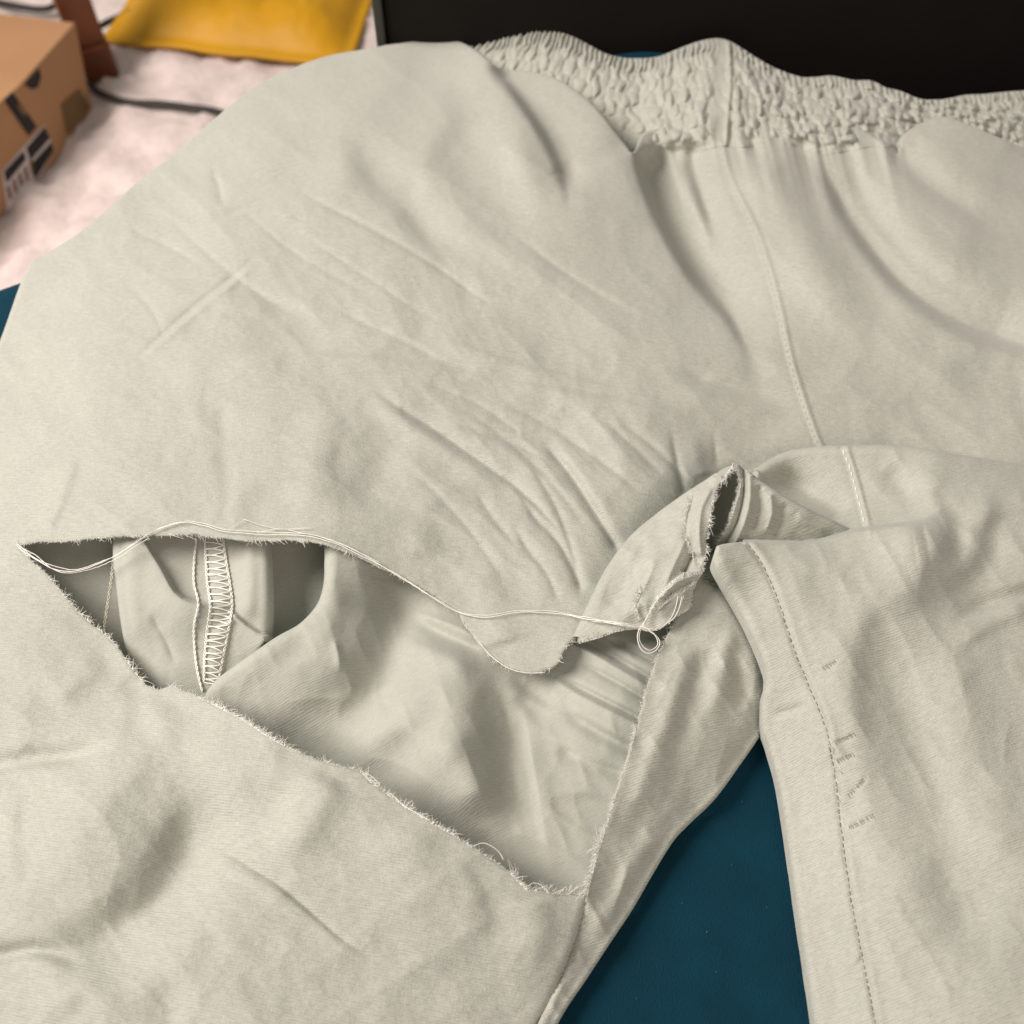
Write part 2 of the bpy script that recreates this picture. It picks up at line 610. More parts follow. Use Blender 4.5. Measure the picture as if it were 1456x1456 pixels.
def bed_mesh():
    # outline of the top, rounded over its rim
    outline = [corner, p_near, Vector((p_near.x, -.8, 0)), Vector((1.6, -.8, 0)), Vector((1.6, YB, 0))]
    bm = bmesh.new()
    ctr = Vector((.3, .1, 0))
    P2 = []
    for i in range(len(outline)):
        a, b = outline[i], outline[(i + 1) % len(outline)]
        for k in range(24):
            P2.append(a.lerp(b, k / 24))
    rings = []
    prof = [(.35, 0), (.6, 0), (.8, 0), (.9, 0), (.95, 0)]
    ring_defs = [('s', f) for f in (.2, .5, .8)] + [('r', a) for a in (0, 18, 36, 54, 72, 90)] + [('d', -.2), ('d', -.40)]
    rad = .028
    for kd, val in ring_defs:
        r = []
        for p in P2:
            d = Vector((p.x - ctr.x, p.y - ctr.y, 0)); L = d.length; d.normalize()
            if kd == 's': q = ctr + d * (L - rad) * val; zz = 0
            elif kd == 'r':
                a = math.radians(val); q = ctr + d * (L - rad + rad * math.sin(a)); zz = -rad * (1 - math.cos(a))
            else: q = ctr + d * L; zz = val
            r.append(bm.verts.new((q.x, q.y, zz)))
        rings.append(r)
    c = bm.verts.new((ctr.x, ctr.y, 0)); m = len(P2)
    for i in range(m):
        bm.faces.new((c, rings[0][i], rings[0][(i + 1) % m]))
        for a, b in zip(rings[:-1], rings[1:]):
            bm.faces.new((a[i], b[i], b[(i + 1) % m], a[(i + 1) % m]))
    me = bpy.data.meshes.new('bed'); bm.to_mesh(me); bm.free()
    return me


bed = link('bed', bed_mesh(), M_blue)
tag(bed, 'bed with a plain dark teal blue cover lying under the torn trousers', 'bed')

# a rumple of the cover behind the waistband
hc = at(918, 84, .012)
us, ws = np.meshgrid(np.linspace(-1, 1, 49), np.linspace(-1, 1, 33))
hx = hc.x + us * .075; hy = hc.y + ws * .030
hz = .0155 * np.exp(-(us / .55) ** 2 - (ws / .55) ** 2) - .001
idx = np.arange(49 * 33).reshape(33, 49)
q = np.stack([idx[:-1, :-1], idx[:-1, 1:], idx[1:, 1:], idx[1:, :-1]], -1).reshape(-1, 4)
link('cover_rumple', mesh_np('cover_rumple', np.stack([hx, hy, hz], -1).reshape(-1, 3), q), M_blue, bed)

# lint on the blue cover
tb = Tubes()
for (lu, lv) in [(1005, 1325), (1018, 1382), (1055, 1140), (970, 1284), (1150, 1395), (905, 1420), (1090, 1290), (1040, 1230)]:
    a = rng.uniform(0, 6.28); l = rng.uniform(.00015, .0004)
    p = unproj(lu, lv, .0004)
    tb.add([p + [-l * math.cos(a), -l * math.sin(a), 0], p + [0, 0, .0003], p + [l * math.cos(a), l * math.sin(a), 0]], .00006, 4)
tb.build('lint', plain('grey_lint', (.16, .19, .20), .9, .1), bed, 'stuff')

# black cabinet -------------------------------------------------------------
M_black = plain('black_panel', (.0085, .0070, .0058), .85, .15, .25, 12, .1, 300)
M_trim = plain('grey_trim', (.045, .045, .038), .5, .3)
yc = YB + .012


def boxmesh(name, lo, hi, bev=.0):
    bm = bmesh.new()
    bmesh.ops.create_cube(bm, size=1)
    for v_ in bm.verts:
        v_.co = Vector([(lo[i] + hi[i]) / 2 + v_.co[i] * (hi[i] - lo[i]) for i in range(3)])
    if bev: bmesh.ops.bevel(bm, geom=list(bm.edges), offset=bev, segments=2, profile=.5, affect='EDGES')
    me = bpy.data.meshes.new(name); bm.to_mesh(me); bm.free()
    return me


def x_at(u, v, y):
    dx, dy, dz = rays(u, v); return float(dx / dy * y)


xl = x_at(546, 30, yc)
cab = link('black_cabinet', boxmesh('black_cabinet', (xl, yc, ZF + .005), (1.5, yc + .45, .62), .004), M_black, smooth=False)
tag(cab, 'plain matt black cabinet side standing behind the elastic waistband', 'cabinet')
link('edge_trim', boxmesh('edge_trim', (xl - .0055, yc - .002, ZF + .005), (xl - .0002, yc + .01, .62), .001), M_trim, cab, False)

# ================================================================== things on the floor
M_card = plain('brown_cardboard', (.42, .235, .12), .8, .15, .07, 9)
M_cardside = M_card
M_ink = plain('black_print', (.022, .019, .020), .6, .2, .15)
M_label = plain('label_paper', (.62, .55, .54), .7, .2, .04)
M_faint = plain('faded_print', (.20, .125, .065), .8, .1, .2)
BH = .107
B0, B1, B2 = at(79, 231, ZF), at(132, 154, ZF), at(0, 307, ZF)
T0 = at(29, 119, ZF + BH)
T1 = on_plane(108, 31, B0, (B1 - B0).cross(T0 - B0).normalized())
ex = (B1 - B0).normalized()
ey = Vector((-ex.y, ex.x, 0))
box = empty('cardboard_box', B0[:])
tag(box, 'brown cardboard shipping box with black tape standing on pale carpet', 'box')


def hexa(name, lo, hi, mat, parent, bev=.002):
    bm = bmesh.new()
    lo = [bm.verts.new(p) for p in lo]; hi = [bm.verts.new(p) for p in hi]
    k = len(lo)
    bm.faces.new(lo[::-1]); bm.faces.new(hi)
    for i in range(k): bm.faces.new((lo[i], lo[(i + 1) % k], hi[(i + 1) % k], hi[i]))
    bmesh.ops.recalc_face_normals(bm, faces=bm.faces)
    if bev: bmesh.ops.bevel(bm, geom=list(bm.edges), offset=bev, segments=2, profile=.5, affect='EDGES')
    me = bpy.data.meshes.new(name); bm.to_mesh(me); bm.free()
    return link(name, me, mat, parent, False)


def prism(name, base, h, mat, parent, bev=.002):
    return hexa(name, base, [(p[0], p[1], p[2] + h) for p in base], mat, parent, bev)


B3 = B0 + (B2 - B0) * 2.2
T3 = T0 + (B3 - B0)
hexa('carton', [B0, B1, B1 + ey * .30, B3], [T0, T1, T1 + ey * .30, T3], M_card, box, .003)


def decal(name, px, p0, nrm, mat, thick=.0006, lift=.0004):
    bm = bmesh.new()
    pts = [on_plane(u_, v_, p0, nrm) for u_, v_ in px]
    a = [bm.verts.new(p + nrm * lift) for p in pts]; b = [bm.verts.new(p + nrm * (lift + thick)) for p in pts]
    k = len(pts)
    bm.faces.new(a[::-1]); bm.faces.new(b)
    for i in range(k): bm.faces.new((a[i], a[(i + 1) % k], b[(i + 1) % k], b[i]))
    bmesh.ops.recalc_face_normals(bm, faces=bm.faces)
    me = bpy.data.meshes.new(name); bm.to_mesh(me); bm.free()
    return link(name, me, mat, box, False)


eye = Vector((0, 0, CAM_H))
nL = (B0 - T0).cross(B3 - B0).normalized()
nR = (B1 - B0).cross(T0 - B0).normalized()
if (eye - B0).dot(nL) < 0: nL = -nL
if (eye - B0).dot(nR) < 0: nR = -nR
decal('tape', [(5, 142), (17, 131), (52, 180), (40, 193)], B0, nL, M_ink)
decal('tape_arrow', [(22, 148), (29, 147), (36, 158), (35, 166), (28, 160)], B0, nL, M_faint, .0004, .0012)
decal('shipping_label', [(2, 243), (36, 205), (62, 177), (76, 210), (50, 262), (10, 300)], B0, nL, M_label)
decal('label_print', [(36, 210), (62, 180), (70, 196), (42, 228)], B0, nL, M_ink, .0004, .0012)
decal('label_print', [(44, 232), (72, 201), (75, 213), (48, 256)], B0, nL, M_ink, .0004, .0012)
decal('label_print', [(4, 244), (32, 214), (36, 226), (8, 260)], B0, nL, M_ink, .0004, .0012)
for k_ in range(5):
    a_ = (8 + k_ * 8, 284 - k_ * 9); decal('label_print', [(a_[0], a_[1] - 18), (a_[0] + 4, a_[1] - 22), (a_[0] + 8, a_[1] - 4), (a_[0] + 4, a_[1])], B0, nL, M_faint, .0004, .0012)
decal('tape_end', [(34, 120), (54, 97), (58, 108), (53, 124), (44, 127)], B0, nR, M_ink)
decal('carton_print', [(86, 148), (112, 126), (127, 152), (104, 186), (94, 190)], B0, nR, M_faint)

# wooden leg ------------------------------------------------------------------
M_wood = plain('red_brown_wood', (.15, .042, .012), .4, .35, .25, 14)
leg = empty('wooden_furniture_leg', at(141, 104, ZF)[:])
tag(leg, 'dark red brown wooden furniture leg between the box and the yellow envelope', 'furniture leg')
fc = at(141, 104, ZF)
ang = math.radians(28)
ax, ay = Vector((math.cos(ang), math.sin(ang), 0)), Vector((-math.sin(ang), math.cos(ang), 0))
hw = .021
prism('post', [fc + ax * s_ * hw + ay * t_ * hw + Vector((0, 0, .05)) for s_, t_ in ((-1, -1), (1, -1), (1, 1), (-1, 1))], .62, M_wood, leg, .003)
hw = .024
prism('foot', [fc + ax * s_ * hw + ay * t_ * hw for s_, t_ in ((-1, -1), (1, -1), (1, 1), (-1, 1))], .05, M_wood, leg, .006)

# padded envelope ----------------------------------------------------------------
M_env = plain('yellow_envelope_paper', (.62, .31, .008), .5, .3, .07, 10, .5, 40)
zE = ZF + .012
cA, cB = at(146, 62, zE), at(497, 100, zE)        # near edge
ev = cB - cA; lenE = ev.length; ev.normalize()
ew = Vector((-ev.y, ev.x, 0))
tilt = at(532, 0, zE) - cB
print('envelope near edge', lenE)
nu_, nv_ = 60, 60
dE = .36
vv = []
sk = tilt.dot(ev) / tilt.dot(ew)
for j in range(nv_ + 1):
    for i in range(nu_ + 1):
        a, b = i / nu_, j / nv_
        edge = min(a, 1 - a) * lenE; edge2 = min(b, 1 - b) * dE
        rim = .012
        fa = min(1, max(0, edge - rim) / .07); fb = min(1, max(0, edge2 - rim) / .07)
        puff = .034 * (1 - (1 - fa) ** 2) * (1 - (1 - fb) ** 2)
        cr_n = .0040 * mnoise.noise(Vector((a * 9, b * 9, 1))) + .0022 * mnoise.noise(Vector((a * 30, b * 22, 4)))
        w_ = .004 * mnoise.noise(Vector((a * 5, b * 5, 9)))
        skew = sk * (a if True else 0)
        p = cA + ev * (a * lenE + sk * b * dE * a) + ew * (b * dE + w_ * (1 - fb))
        vv.append((p.x, p.y, zE + puff + cr_n * (fa * fb + .3) + .006))
idx = np.arange((nu_ + 1) * (nv_ + 1)).reshape(nv_ + 1, nu_ + 1)
q = np.stack([idx[:-1, :-1], idx[:-1, 1:], idx[1:, 1:], idx[1:, :-1]], -1).reshape(-1, 4)
env = empty('padded_envelope', (cA + ev * lenE / 2 + ew * dE / 2)[:])
tag(env, 'golden yellow padded mailing envelope lying on the pale carpet', 'envelope')
eo = link('envelope_body', mesh_np('envelope_body', vv, q), M_env, env)
sol = eo.modifiers.new('thickness', 'SOLIDIFY'); sol.thickness = .004; sol.offset = -1
lab = [cA + ev * (lenE * x_) + ew * (dE * y_) for x_, y_ in ((.2, .55), (.75, .55), (.75, .93), (.2, .93))]
lv_ = []
for j in range(9):
    for i in range(9):
        p = lab[0].lerp(lab[1], i / 8).lerp(lab[3].lerp(lab[2], i / 8), j / 8)
        lv_.append((p.x, p.y, zE + .044 - .0035 * ((j / 8 - .3) ** 2) * 2))
idx = np.arange(81).reshape(9, 9)
q = np.stack([idx[:-1, :-1], idx[:-1, 1:], idx[1:, 1:], idx[1:, :-1]], -1).reshape(-1, 4)
link('address_label', mesh_np('address_label', lv_, q), M_label, env)

# cables -------------------------------------------------------------------------
M_cable = plain('black_cable_rubber', (.03, .026, .024), .5, .3)


def cable(pts, name, label, group=None):
    tb = Tubes()
    q = cr([(*p, 0) for p in pts], 5)[:, :2]
    tb.add(unproj(q[:, 0], q[:, 1], ZF + .014), .0045, 8)
    o = tb.build(name, M_cable, None)
    tag(o, label, 'cable', group)


cable([(120, 108), (135, 128), (155, 138), (185, 146), (230, 148), (270, 153), (305, 158), (350, 172), (400, 180)], 'power_cable',
      'thin black cable running over the carpet from the cardboard box to the trousers')
cable([(118, 52), (150, 33), (175, 22), (200, 10), (240, -12), (300, -40)], 'power_cable',
      'short dark cable on the carpet beside the top left corner of the yellow envelope')
cable([(-60, -8), (0, 4), (30, 10), (60, 13), (78, 8), (100, -12)], 'power_cable',
      'thin grey cable on the carpet behind the cardboard box')

# ================================================================== the torn trousers
GZ = .4
trousers = empty('torn_trousers', (0, .38, 0))
tag(trousers, 'pale sage green cotton trousers with elastic waist and a large rip across one leg', 'trousers')

# --- torn edges (photo positions), used by several pieces
RIP_UP = [(25, 775), (60, 771), (110, 768), (160, 763), (200, 761), (250, 760), (300, 763), (345, 767), (390, 768), (440, 768), (462, 773),
          (500, 786), (540, 805), (580, 826), (620, 848), (650, 872), (670, 897), (690, 925), (706, 940), (730, 952), (760, 957),
          (780, 952), (795, 940), (802, 924), (812, 912)]
RIP_LOW = [(25, 775), (45, 796), (68, 818), (90, 845), (115, 873), (140, 893), (162, 912), (185, 945), (208, 975), (230, 980), (246, 974), (275, 988), (300, 999),
           (325, 1012), (350, 1025), (380, 1046), (405, 1060), (440, 1075), (475, 1086), (510, 1094), (528, 1112), (550, 1128), (575, 1146),
           (610, 1168), (645, 1187), (675, 1207), (700, 1222), (725, 1240), (748, 1264), (770, 1267), (795, 1271), (815, 1270), (834, 1272)]
SEAM_LOW = [(834, 1272), (826, 1310), (808, 1362), (785, 1415), (765, 1456), (725, 1540)]
STRIP_EDGE = [(834, 1272), (846, 1225), (860, 1180), (872, 1140), (884, 1105), (896, 1068), (906, 1025), (917, 985), (932, 940), (950, 900), (970, 865), (985, 840), (996, 815)]

TOP = [(640, 60), (665, 54), (700, 52), (730, 45), (760, 42), (790, 43), (812, 48), (838, 60), (862, 73), (885, 80), (910, 82), (935, 78), (958, 69), (985, 59), (1010, 54), (1035, 55), (1055, 64),
       (1080, 80), (1105, 94), (1130, 104), (1150, 109), (1175, 107), (1195, 108), (1220, 113), (1245, 114), (1262, 122), (1285, 128), (1310, 138), (1330, 141), (1355, 137), (1372, 134), (1395, 133), (1425, 130), (1456, 128), (1520, 126), (1600, 132)]
BOT = [(600, 190), (700, 190), (800, 205), (890, 214), (930, 214), (965, 218), (1000, 212), (1030, 206), (1060, 208), (1100, 203), (1140, 208), (1175, 217), (1210, 214), (1245, 208), (1280, 214), (1330, 212), (1400, 222), (1456, 240), (1600, 290)]
TOPa, BOTa = np.array(TOP, float), np.array(BOT, float)

front_z = [(35, 378, 16), (0, 470, 15), (-60, 700, 12), (180, 266, 19), (330, 141, 22), (450, 84, 20), (545, 64, 17), (650, 58, 15),
           (300, 400, 29), (500, 250, 32), (700, 300, 31), (850, 350, 28), (300, 600, 31), (600, 550, 30), (800, 600, 25),
           (100, 700, 25), (25, 775, 20), (160, 763, 27), (300, 760, 30), (450, 768, 30), (580, 826, 24), (690, 925, 18), (760, 957, 17), (812, 912, 19),
           (1000, 380, 20), (1100, 400, 22), (1300, 420, 24), (1456, 400, 24), (1456, 600, 16), (1300, 630, 11), (1100, 650, 11), (960, 700, 19), (900, 800, 18),
           (1020, 740, 3), (1100, 760, 4), (706, 93, 26), (800, 114, 27), (878, 187, 26), (1300, 780, 4), (1600, 800, 6), (1650, 450, 22), (1650, 230, 16), (1456, 215, 21), (1350, 175, 25), (1200, 216, 18), (1100, 205, 20), (1030, 205, 20), (950, 222, 16),
           (60, 850, 18), (162, 912, 17), (240, 982, 23), (400, 1058, 31), (550, 1128, 31), (690, 1215, 26), (834, 1272, 15), (100, 1080, 23),
           (300, 1200, 27), (500, 1300, 25), (100, 1400, 22), (400, 1450, 22), (700, 1400, 15), (-100, 900, 12), (-110, 1300, 14), (780, 1456, 8), (725, 1540, 7), (300, 1560, 20)]

front_f = [
    F(lambda u, v: pleat(u, v)),
    R([(690, 84), (725, 116), (760, 160), (790, 210), (808, 262), (812, 310)], -9, 9, 50, (.15, .5)),
    R([(660, 66), (700, 100), (735, 148), (770, 205), (790, 250)], 2.5, 40, 8, (.2, .4)),
    R([(800, 225), (812, 250), (805, 285)], -2.0, 25, 16, (.3, .4)),
    R([(908, 205), (930, 275), (955, 330), (992, 392), (1040, 448), (1078, 520)], -14, 9, 54, (.12, .4)),
    R([(890, 200), (915, 275), (940, 330), (980, 395), (1030, 452)], 3.0, 60, 12, (.1, .4)),
    R([(950, 212), (975, 275), (1005, 330), (1020, 372)], 3.5, 14, 16, (.2, .5)),
    R([(975, 210), (1000, 280), (1018, 335), (1024, 365)], -3.6, 10, 20, (.2, .4)),
    B(1072, 520, 18, 30, -20, -1.2),
    R([(1028, 206), (1042, 256), (1080, 335), (1108, 425), (1128, 515), (1158, 608), (1174, 645)], .85, 7, 3, (0, 0), sharp=2.01),
    R([(1020, 206), (1034, 256), (1072, 335), (1100, 425), (1121, 515), (1151, 608), (1167, 645)], -.4, 5, 5, (0, 0), sharp=2.01),
    R([(1060, 215), (1100, 270), (1150, 350), (1200, 430), (1240, 500)], 6.5, 42, 40, (.15, .5)),
    R([(1163, 214), (1190, 270), (1216, 318), (1276, 394), (1335, 440), (1400, 472), (1500, 500)], -10.0, 12, 50, (.2, .2)),
    R([(1180, 205), (1215, 290), (1275, 370), (1340, 420), (1420, 450)], 2.0, 40, 14, (.2, .4)),
    R([(1268, 196), (1285, 225), (1320, 262), (1380, 300), (1470, 350)], -4.0, 14, 26, (.15, .5)),
    R([(1330, 520), (1400, 545), (1480, 575)], -3, 40, 50, (.5, 0)),
    R([(1240, 240), (1300, 330), (1380, 400)], 2.0, 30, 25, (.3, .4)),
    R([(945, 522), (1000, 540), (1060, 555), (1130, 568)], -1.6, 9, 16, (.3, .3)),
    R([(960, 545), (1040, 575), (1120, 590)], 1.2, 12, 14, (.3, .3)),
    # broad dents of the upper panel
    R([(505, 176), (514, 205), (539, 255), (579, 292), (627, 352), (691, 420)], -3.0, 20, 34, (.3, .45)),
    R([(490, 190), (485, 240), (500, 300)], 1.0, 26, 20, (.4, .4)),
    B(659, 214, 48, 44, 30, -3.4), B(600, 105, 34, 48, 0, -1.2), B(588, 266, 15, 15, 0, -1.0), B(700, 300, 60, 40, 40, -2.2),
    B(620, 200, 25, 60, 20, 1.5), B(745, 230, 24, 70, -18, 2.2),
    R([(412, 267), (470, 296), (539, 331), (619, 379), (691, 430), (720, 452)], -1.0, 5, 7, (.2, .3)),
    R([(715, 319), (790, 379), (858, 422), (910, 450)], -.9, 7, 9, (.3, .3)),
    R([(646, 398), (672, 424), (700, 455)], -.8, 12, 18, (.4, .4)),
    
    R([(192, 510), (235, 472), (285, 429), (330, 394), (366, 362)], -1.0, 6, 7, (.2, .25)),
    R([(200, 512), (243, 476), (293, 433), (338, 398), (370, 370)], .9, 5, 7, (.2, .25)),
    R([(160, 362), (228, 342), (300, 315), (380, 283), (410, 272)], -.9, 9, 7, (.3, .25)),
    R([(170, 320), (228, 345), (300, 385)], -1.0, 9, 9, (.3, .4)),
    R([(300, 230), (312, 270), (318, 300)], -1.1, 10, 8, (.3, .3)),
    R([(300, 450), (345, 449), (385, 454), (430, 452)], -.6, 5, 8, (.3, .4)),
    R([(285, 365), (350, 410), (430, 445), (500, 460)], -.9, 8, 14, (.3, .4)),
    R([(281, 548), (327, 524), (385, 511), (461, 508), (564, 517), (662, 532), (720, 548)], 1.5, 6, 46, (.25, .3)),
    R([(695, 544), (770, 553), (852, 569), (943, 581), (1000, 588)], 1.4, 5, 30, (.25, .3)),
    R([(465, 433), (515, 458), (563, 478), (625, 511), (650, 524)], -1.1, 5, 9, (.25, .3)),
    R([(576, 478), (646, 490), (728, 519), (852, 548), (951, 569)], .8, 5, 20, (.3, .3)),
    R([(300, 470), (360, 490), (430, 480), (520, 478)], -1.3, 16, 14, (.4, .4)),
    R([(522, 548), (576, 585), (617, 610), (671, 647), (728, 688), (770, 725), (800, 762)], -2.3, 6, 9, (.22, .2)),
    R([(512, 556), (566, 595), (607, 622), (661, 660), (718, 702)], 1.3, 16, 8, (.3, .3)),
    R([(646, 602), (695, 618), (745, 635), (782, 664)], -1.3, 5, 8, (.25, .3)),
    
    R([(768, 628), (803, 664), (831, 705), (864, 758), (884, 790)], -2.8, 8, 10, (.2, .1)),
    R([(780, 625), (818, 665), (848, 708), (880, 755)], 1.2, 7, 14, (.3, .3)),
    R([(852, 590), (900, 635), (951, 684)], -1.0, 7, 10, (.3, .3)),
    R([(953, 596), (961, 647), (972, 697)], -1.3, 8, 10, (.6, .0)),
    R([(1013, 606), (1017, 640), (1020, 665)], -.7, 7, 9, (.6, .1)),
    R([(985, 600), (990, 640), (1000, 680)], .7, 12, 12, (.6, .1)),
    R([(735, 695), (760, 735), (797, 775), (830, 845)], -1.7, 7, 8, (.3, .1)),
    R([(725, 735), (750, 780), (780, 820), (800, 870)], -1.1, 7, 9, (.3, .3)),
    R([(672, 690), (700, 735), (740, 780)], -.9, 7, 9, (.3, .3)),
    R([(575, 590), (545, 660), (522, 735)], -2.2, 38, 38, (.3, .2)),
    R([(470, 560), (455, 640), (440, 740)], 1.6, 35, 35, (.3, .2)),
    R([(620, 680), (600, 760), (600, 800)], 1.2, 28, 28, (.3, .2)),
    R([(690, 780), (700, 850), (720, 920)], 1.6, 35, 30, (.3, .1)),
    R([(330, 535), (316, 590), (322, 700), (318, 755)], -.5, 10, 12, (.4, .1)),
    R([(112, 640), (90, 700), (66, 755)], .8, 14, 9, (.3, .1)),
    R([(480, 590), (492, 600), (470, 690)], -.4, 14, 14, (.4, .4)),
    # fan of fine creases towards the crotch, crossed creases at upper left
    R([(690, 556), (780, 606), (860, 660), (925, 712)], -.85, 6, 9, (.3, .2)),
    R([(640, 566), (730, 634), (800, 704), (846, 775)], -.75, 6, 9, (.3, .2)),
    R([(560, 648), (640, 722), (700, 800), (730, 860)], -.7, 6, 10, (.3, .3)),
    R([(868, 592), (925, 632), (985, 690)], -.9, 6, 9, (.3, .2)),
    R([(600, 540), (690, 580), (760, 632)], -.8, 5, 8, (.3, .3)),
    R([(740, 640), (790, 720), (818, 800), (826, 860)], -1.0, 6, 9, (.3, .2)),
    R([(225, 296), (300, 366), (385, 430), (440, 462)], -.6, 5, 8, (.3, .3)),
    R([(330, 286), (405, 350), (490, 402), (560, 430)], -.55, 5, 9, (.3, .3)),
    R([(90, 430), (180, 402), (268, 396), (340, 410)], -.55, 6, 9, (.3, .3)),
    R([(170, 395), (215, 440), (240, 500)], -.52, 6, 8, (.3, .3)),
    R([(420, 330), (500, 380), (590, 440), (650, 470)], -.6, 5, 9, (.3, .3)),
    # lower panel of the ripped leg
    R([(-60, 1100), (0, 1090), (41, 1081), (103, 1076), (140, 1063), (175, 1045)], -5.0, 18, 10, (0, .4)),
    R([(60, 1000), (120, 960), (150, 930)], 2.0, 30, 20, (.3, .3)),
    R([(180, 955), (200, 1010), (180, 1060)], -2.0, 18, 24, (.2, .4)),
    R([(-60, 1368), (0, 1360), (49, 1351), (95, 1361), (125, 1378)], -4.0, 14, 10, (0, .35)),
    R([(330, 1070), (292, 1155), (250, 1252), (198, 1308), (115, 1352), (60, 1380)], -9.5, 46, 62, (.35, .3)),
    R([(240, 990), (180, 1090), (110, 1190), (60, 1290)], 3.0, 50, 45, (.1, .3)),
    R([(340, 1215), (285, 1290), (200, 1360), (110, 1410), (30, 1440)], 3.2, 32, 60, (.3, .3)),
    R([(286, 1192), (342, 1224), (400, 1261), (453, 1306), (496, 1342), (560, 1380)], -1.5, 6, 8, (.25, .4)),
    R([(280, 1206), (336, 1240), (394, 1277), (447, 1322)], .9, 8, 14, (.25, .4)),
    R([(288, 1278), (300, 1330), (312, 1375)], -.8, 18, 18, (.4, .4)),
    R([(255, 1370), (240, 1420), (230, 1480)], -1.2, 22, 22, (.4, .1)),
    R([(60, 1470), (110, 1440), (130, 1400)], -.6, 14, 14, (.3, .3)),
    R([(470, 1100), (440, 1170), (400, 1240)], 2.6, 38, 30, (.15, .4)),
    R([(400, 1110), (380, 1160), (340, 1210)], -1.8, 30, 30, (.2, .4)),
    R([(650, 1195), (682, 1245), (704, 1300), (700, 1360)], -1.3, 16, 34, (.4, .5)),
    R([(560, 1160), (600, 1250), (640, 1400)], 2.0, 55, 45, (.2, .3)),
    R([(760, 1275), (765, 1330), (740, 1400)], 1.5, 30, 22, (.1, .4)),
    R([(20, 1110), (15, 1200), (30, 1290)], 1.0, 18, 14, (.3, .4)),
    # stitched inseam joins the two panels
    R(SEAM_LOW, -1.0, 6, 5, (.05, 0)),
    N(150, 1.2, 11), N(62, .45, 12), N(26, .16, 13), N(44, .28, 14, 2.2, 35, True), N(110, .7, 15, 1.8, 38, True), N(64, .22, 17, 1.6, 62, True), N(75, .22, 18, 1.7, -35, True), N(10, .06, 16),
    F(lambda u, v: crush(u, v)),
]


def crush(u, v):
    """fine creases pressed into the worn middle of the panel"""
    m = np.exp(-((u - 730) / 230) ** 2 - ((v - 640) / 190) ** 2) + .7 * np.exp(-((u - 420) / 220) ** 2 - ((v - 400) / 150) ** 2) + .5 * np.exp(-((u - 300) / 260) ** 2 - ((v - 1250) / 170) ** 2)
    z = np.zeros_like(u)
    for wl, am, sd, st, an in ((46, .55, 41, 3.2, 47), (30, .34, 42, 3.0, 60), (36, .36, 43, 3.2, 22), (20, .16, 44, 2.5, 50)):
        a = math.radians(an)
        x = (u * math.cos(a) + v * math.sin(a)) / (wl * st); y = (-u * math.sin(a) + v * math.cos(a)) / wl
        z = z + am * (.5 - 1.8 * np.sqrt(np.abs(vnoise(x + .5 * vnoise(x, y * .5, sd + 9), y, sd)) + .01))
    return .68 * z * m


def pleat(u, v):
    """small gathers that run out of the elastic into the panel"""
    b = np.interp(u, BOTa[:, 0], BOTa[:, 1])
    w = np.clip((u - 905) / 30, 0, 1) * np.clip((1300 - u) / 40, 0, 1) * (1 - .7 * np.exp(-((u - 1024) / 14) ** 2))
    x = u - (v - b) * .25
    k = np.exp(-np.maximum(v - b, 0) / (38 + 20 * vnoise(x / 40, x * 0, 77)))
    return w * k * (2.9 * vnoise(x / 17, x * 0 + .5, 31) + 1.3 * vnoise(x / 8, x * 0 + 2.5, 32) - .8)


front = Sheet(front_z, front_f)
BULGE = [(545, 63), (600, 57), (650, 57), (680, 70), (706, 92), (730, 98), (760, 101), (800, 113), (845, 146), (878, 186), (902, 216)]
front_out = [
    ('roll5', [(-75, 720), (-50, 600), (0, 468), (34, 378), (60, 358), (110, 326), (180, 265), (255, 205), (330, 141), (380, 108), (450, 81), (510, 69), (545, 63)]),
    ('roll4', BULGE),
    ('hide', [(902, 216), (915, 190), (950, 180)]),
    ('hide', [(950, 180), (1100, 172), (1230, 185)]),
    ('hide', [(1230, 185), (1262, 205), (1274, 212)]),
    ('roll3', [(1274, 212), (1288, 186), (1330, 166), (1370, 172), (1456, 208), (1560, 250), (1700, 290)]),
    ('hide', [(1700, 290), (1700, 840)]),
    ('hide', [(1700, 840), (1300, 800), (1060, 790)]),
    ('hide', [(1060, 790), (1000, 790), (930, 830), (870, 870), (835, 895), (812, 912)]),
    ('torn', RIP_UP[::-1]),
    ('torn', RIP_LOW),
    ('edge', SEAM_LOW),
    ('hide', [(725, 1540), (200, 1570), (-100, 1560)]),
    ('hide', [(-100, 1560), (-115, 1200), (-100, 900), (-75, 720)]),
]
front.build('front_panel', front_out, M_cloth, trousers, 2.5)

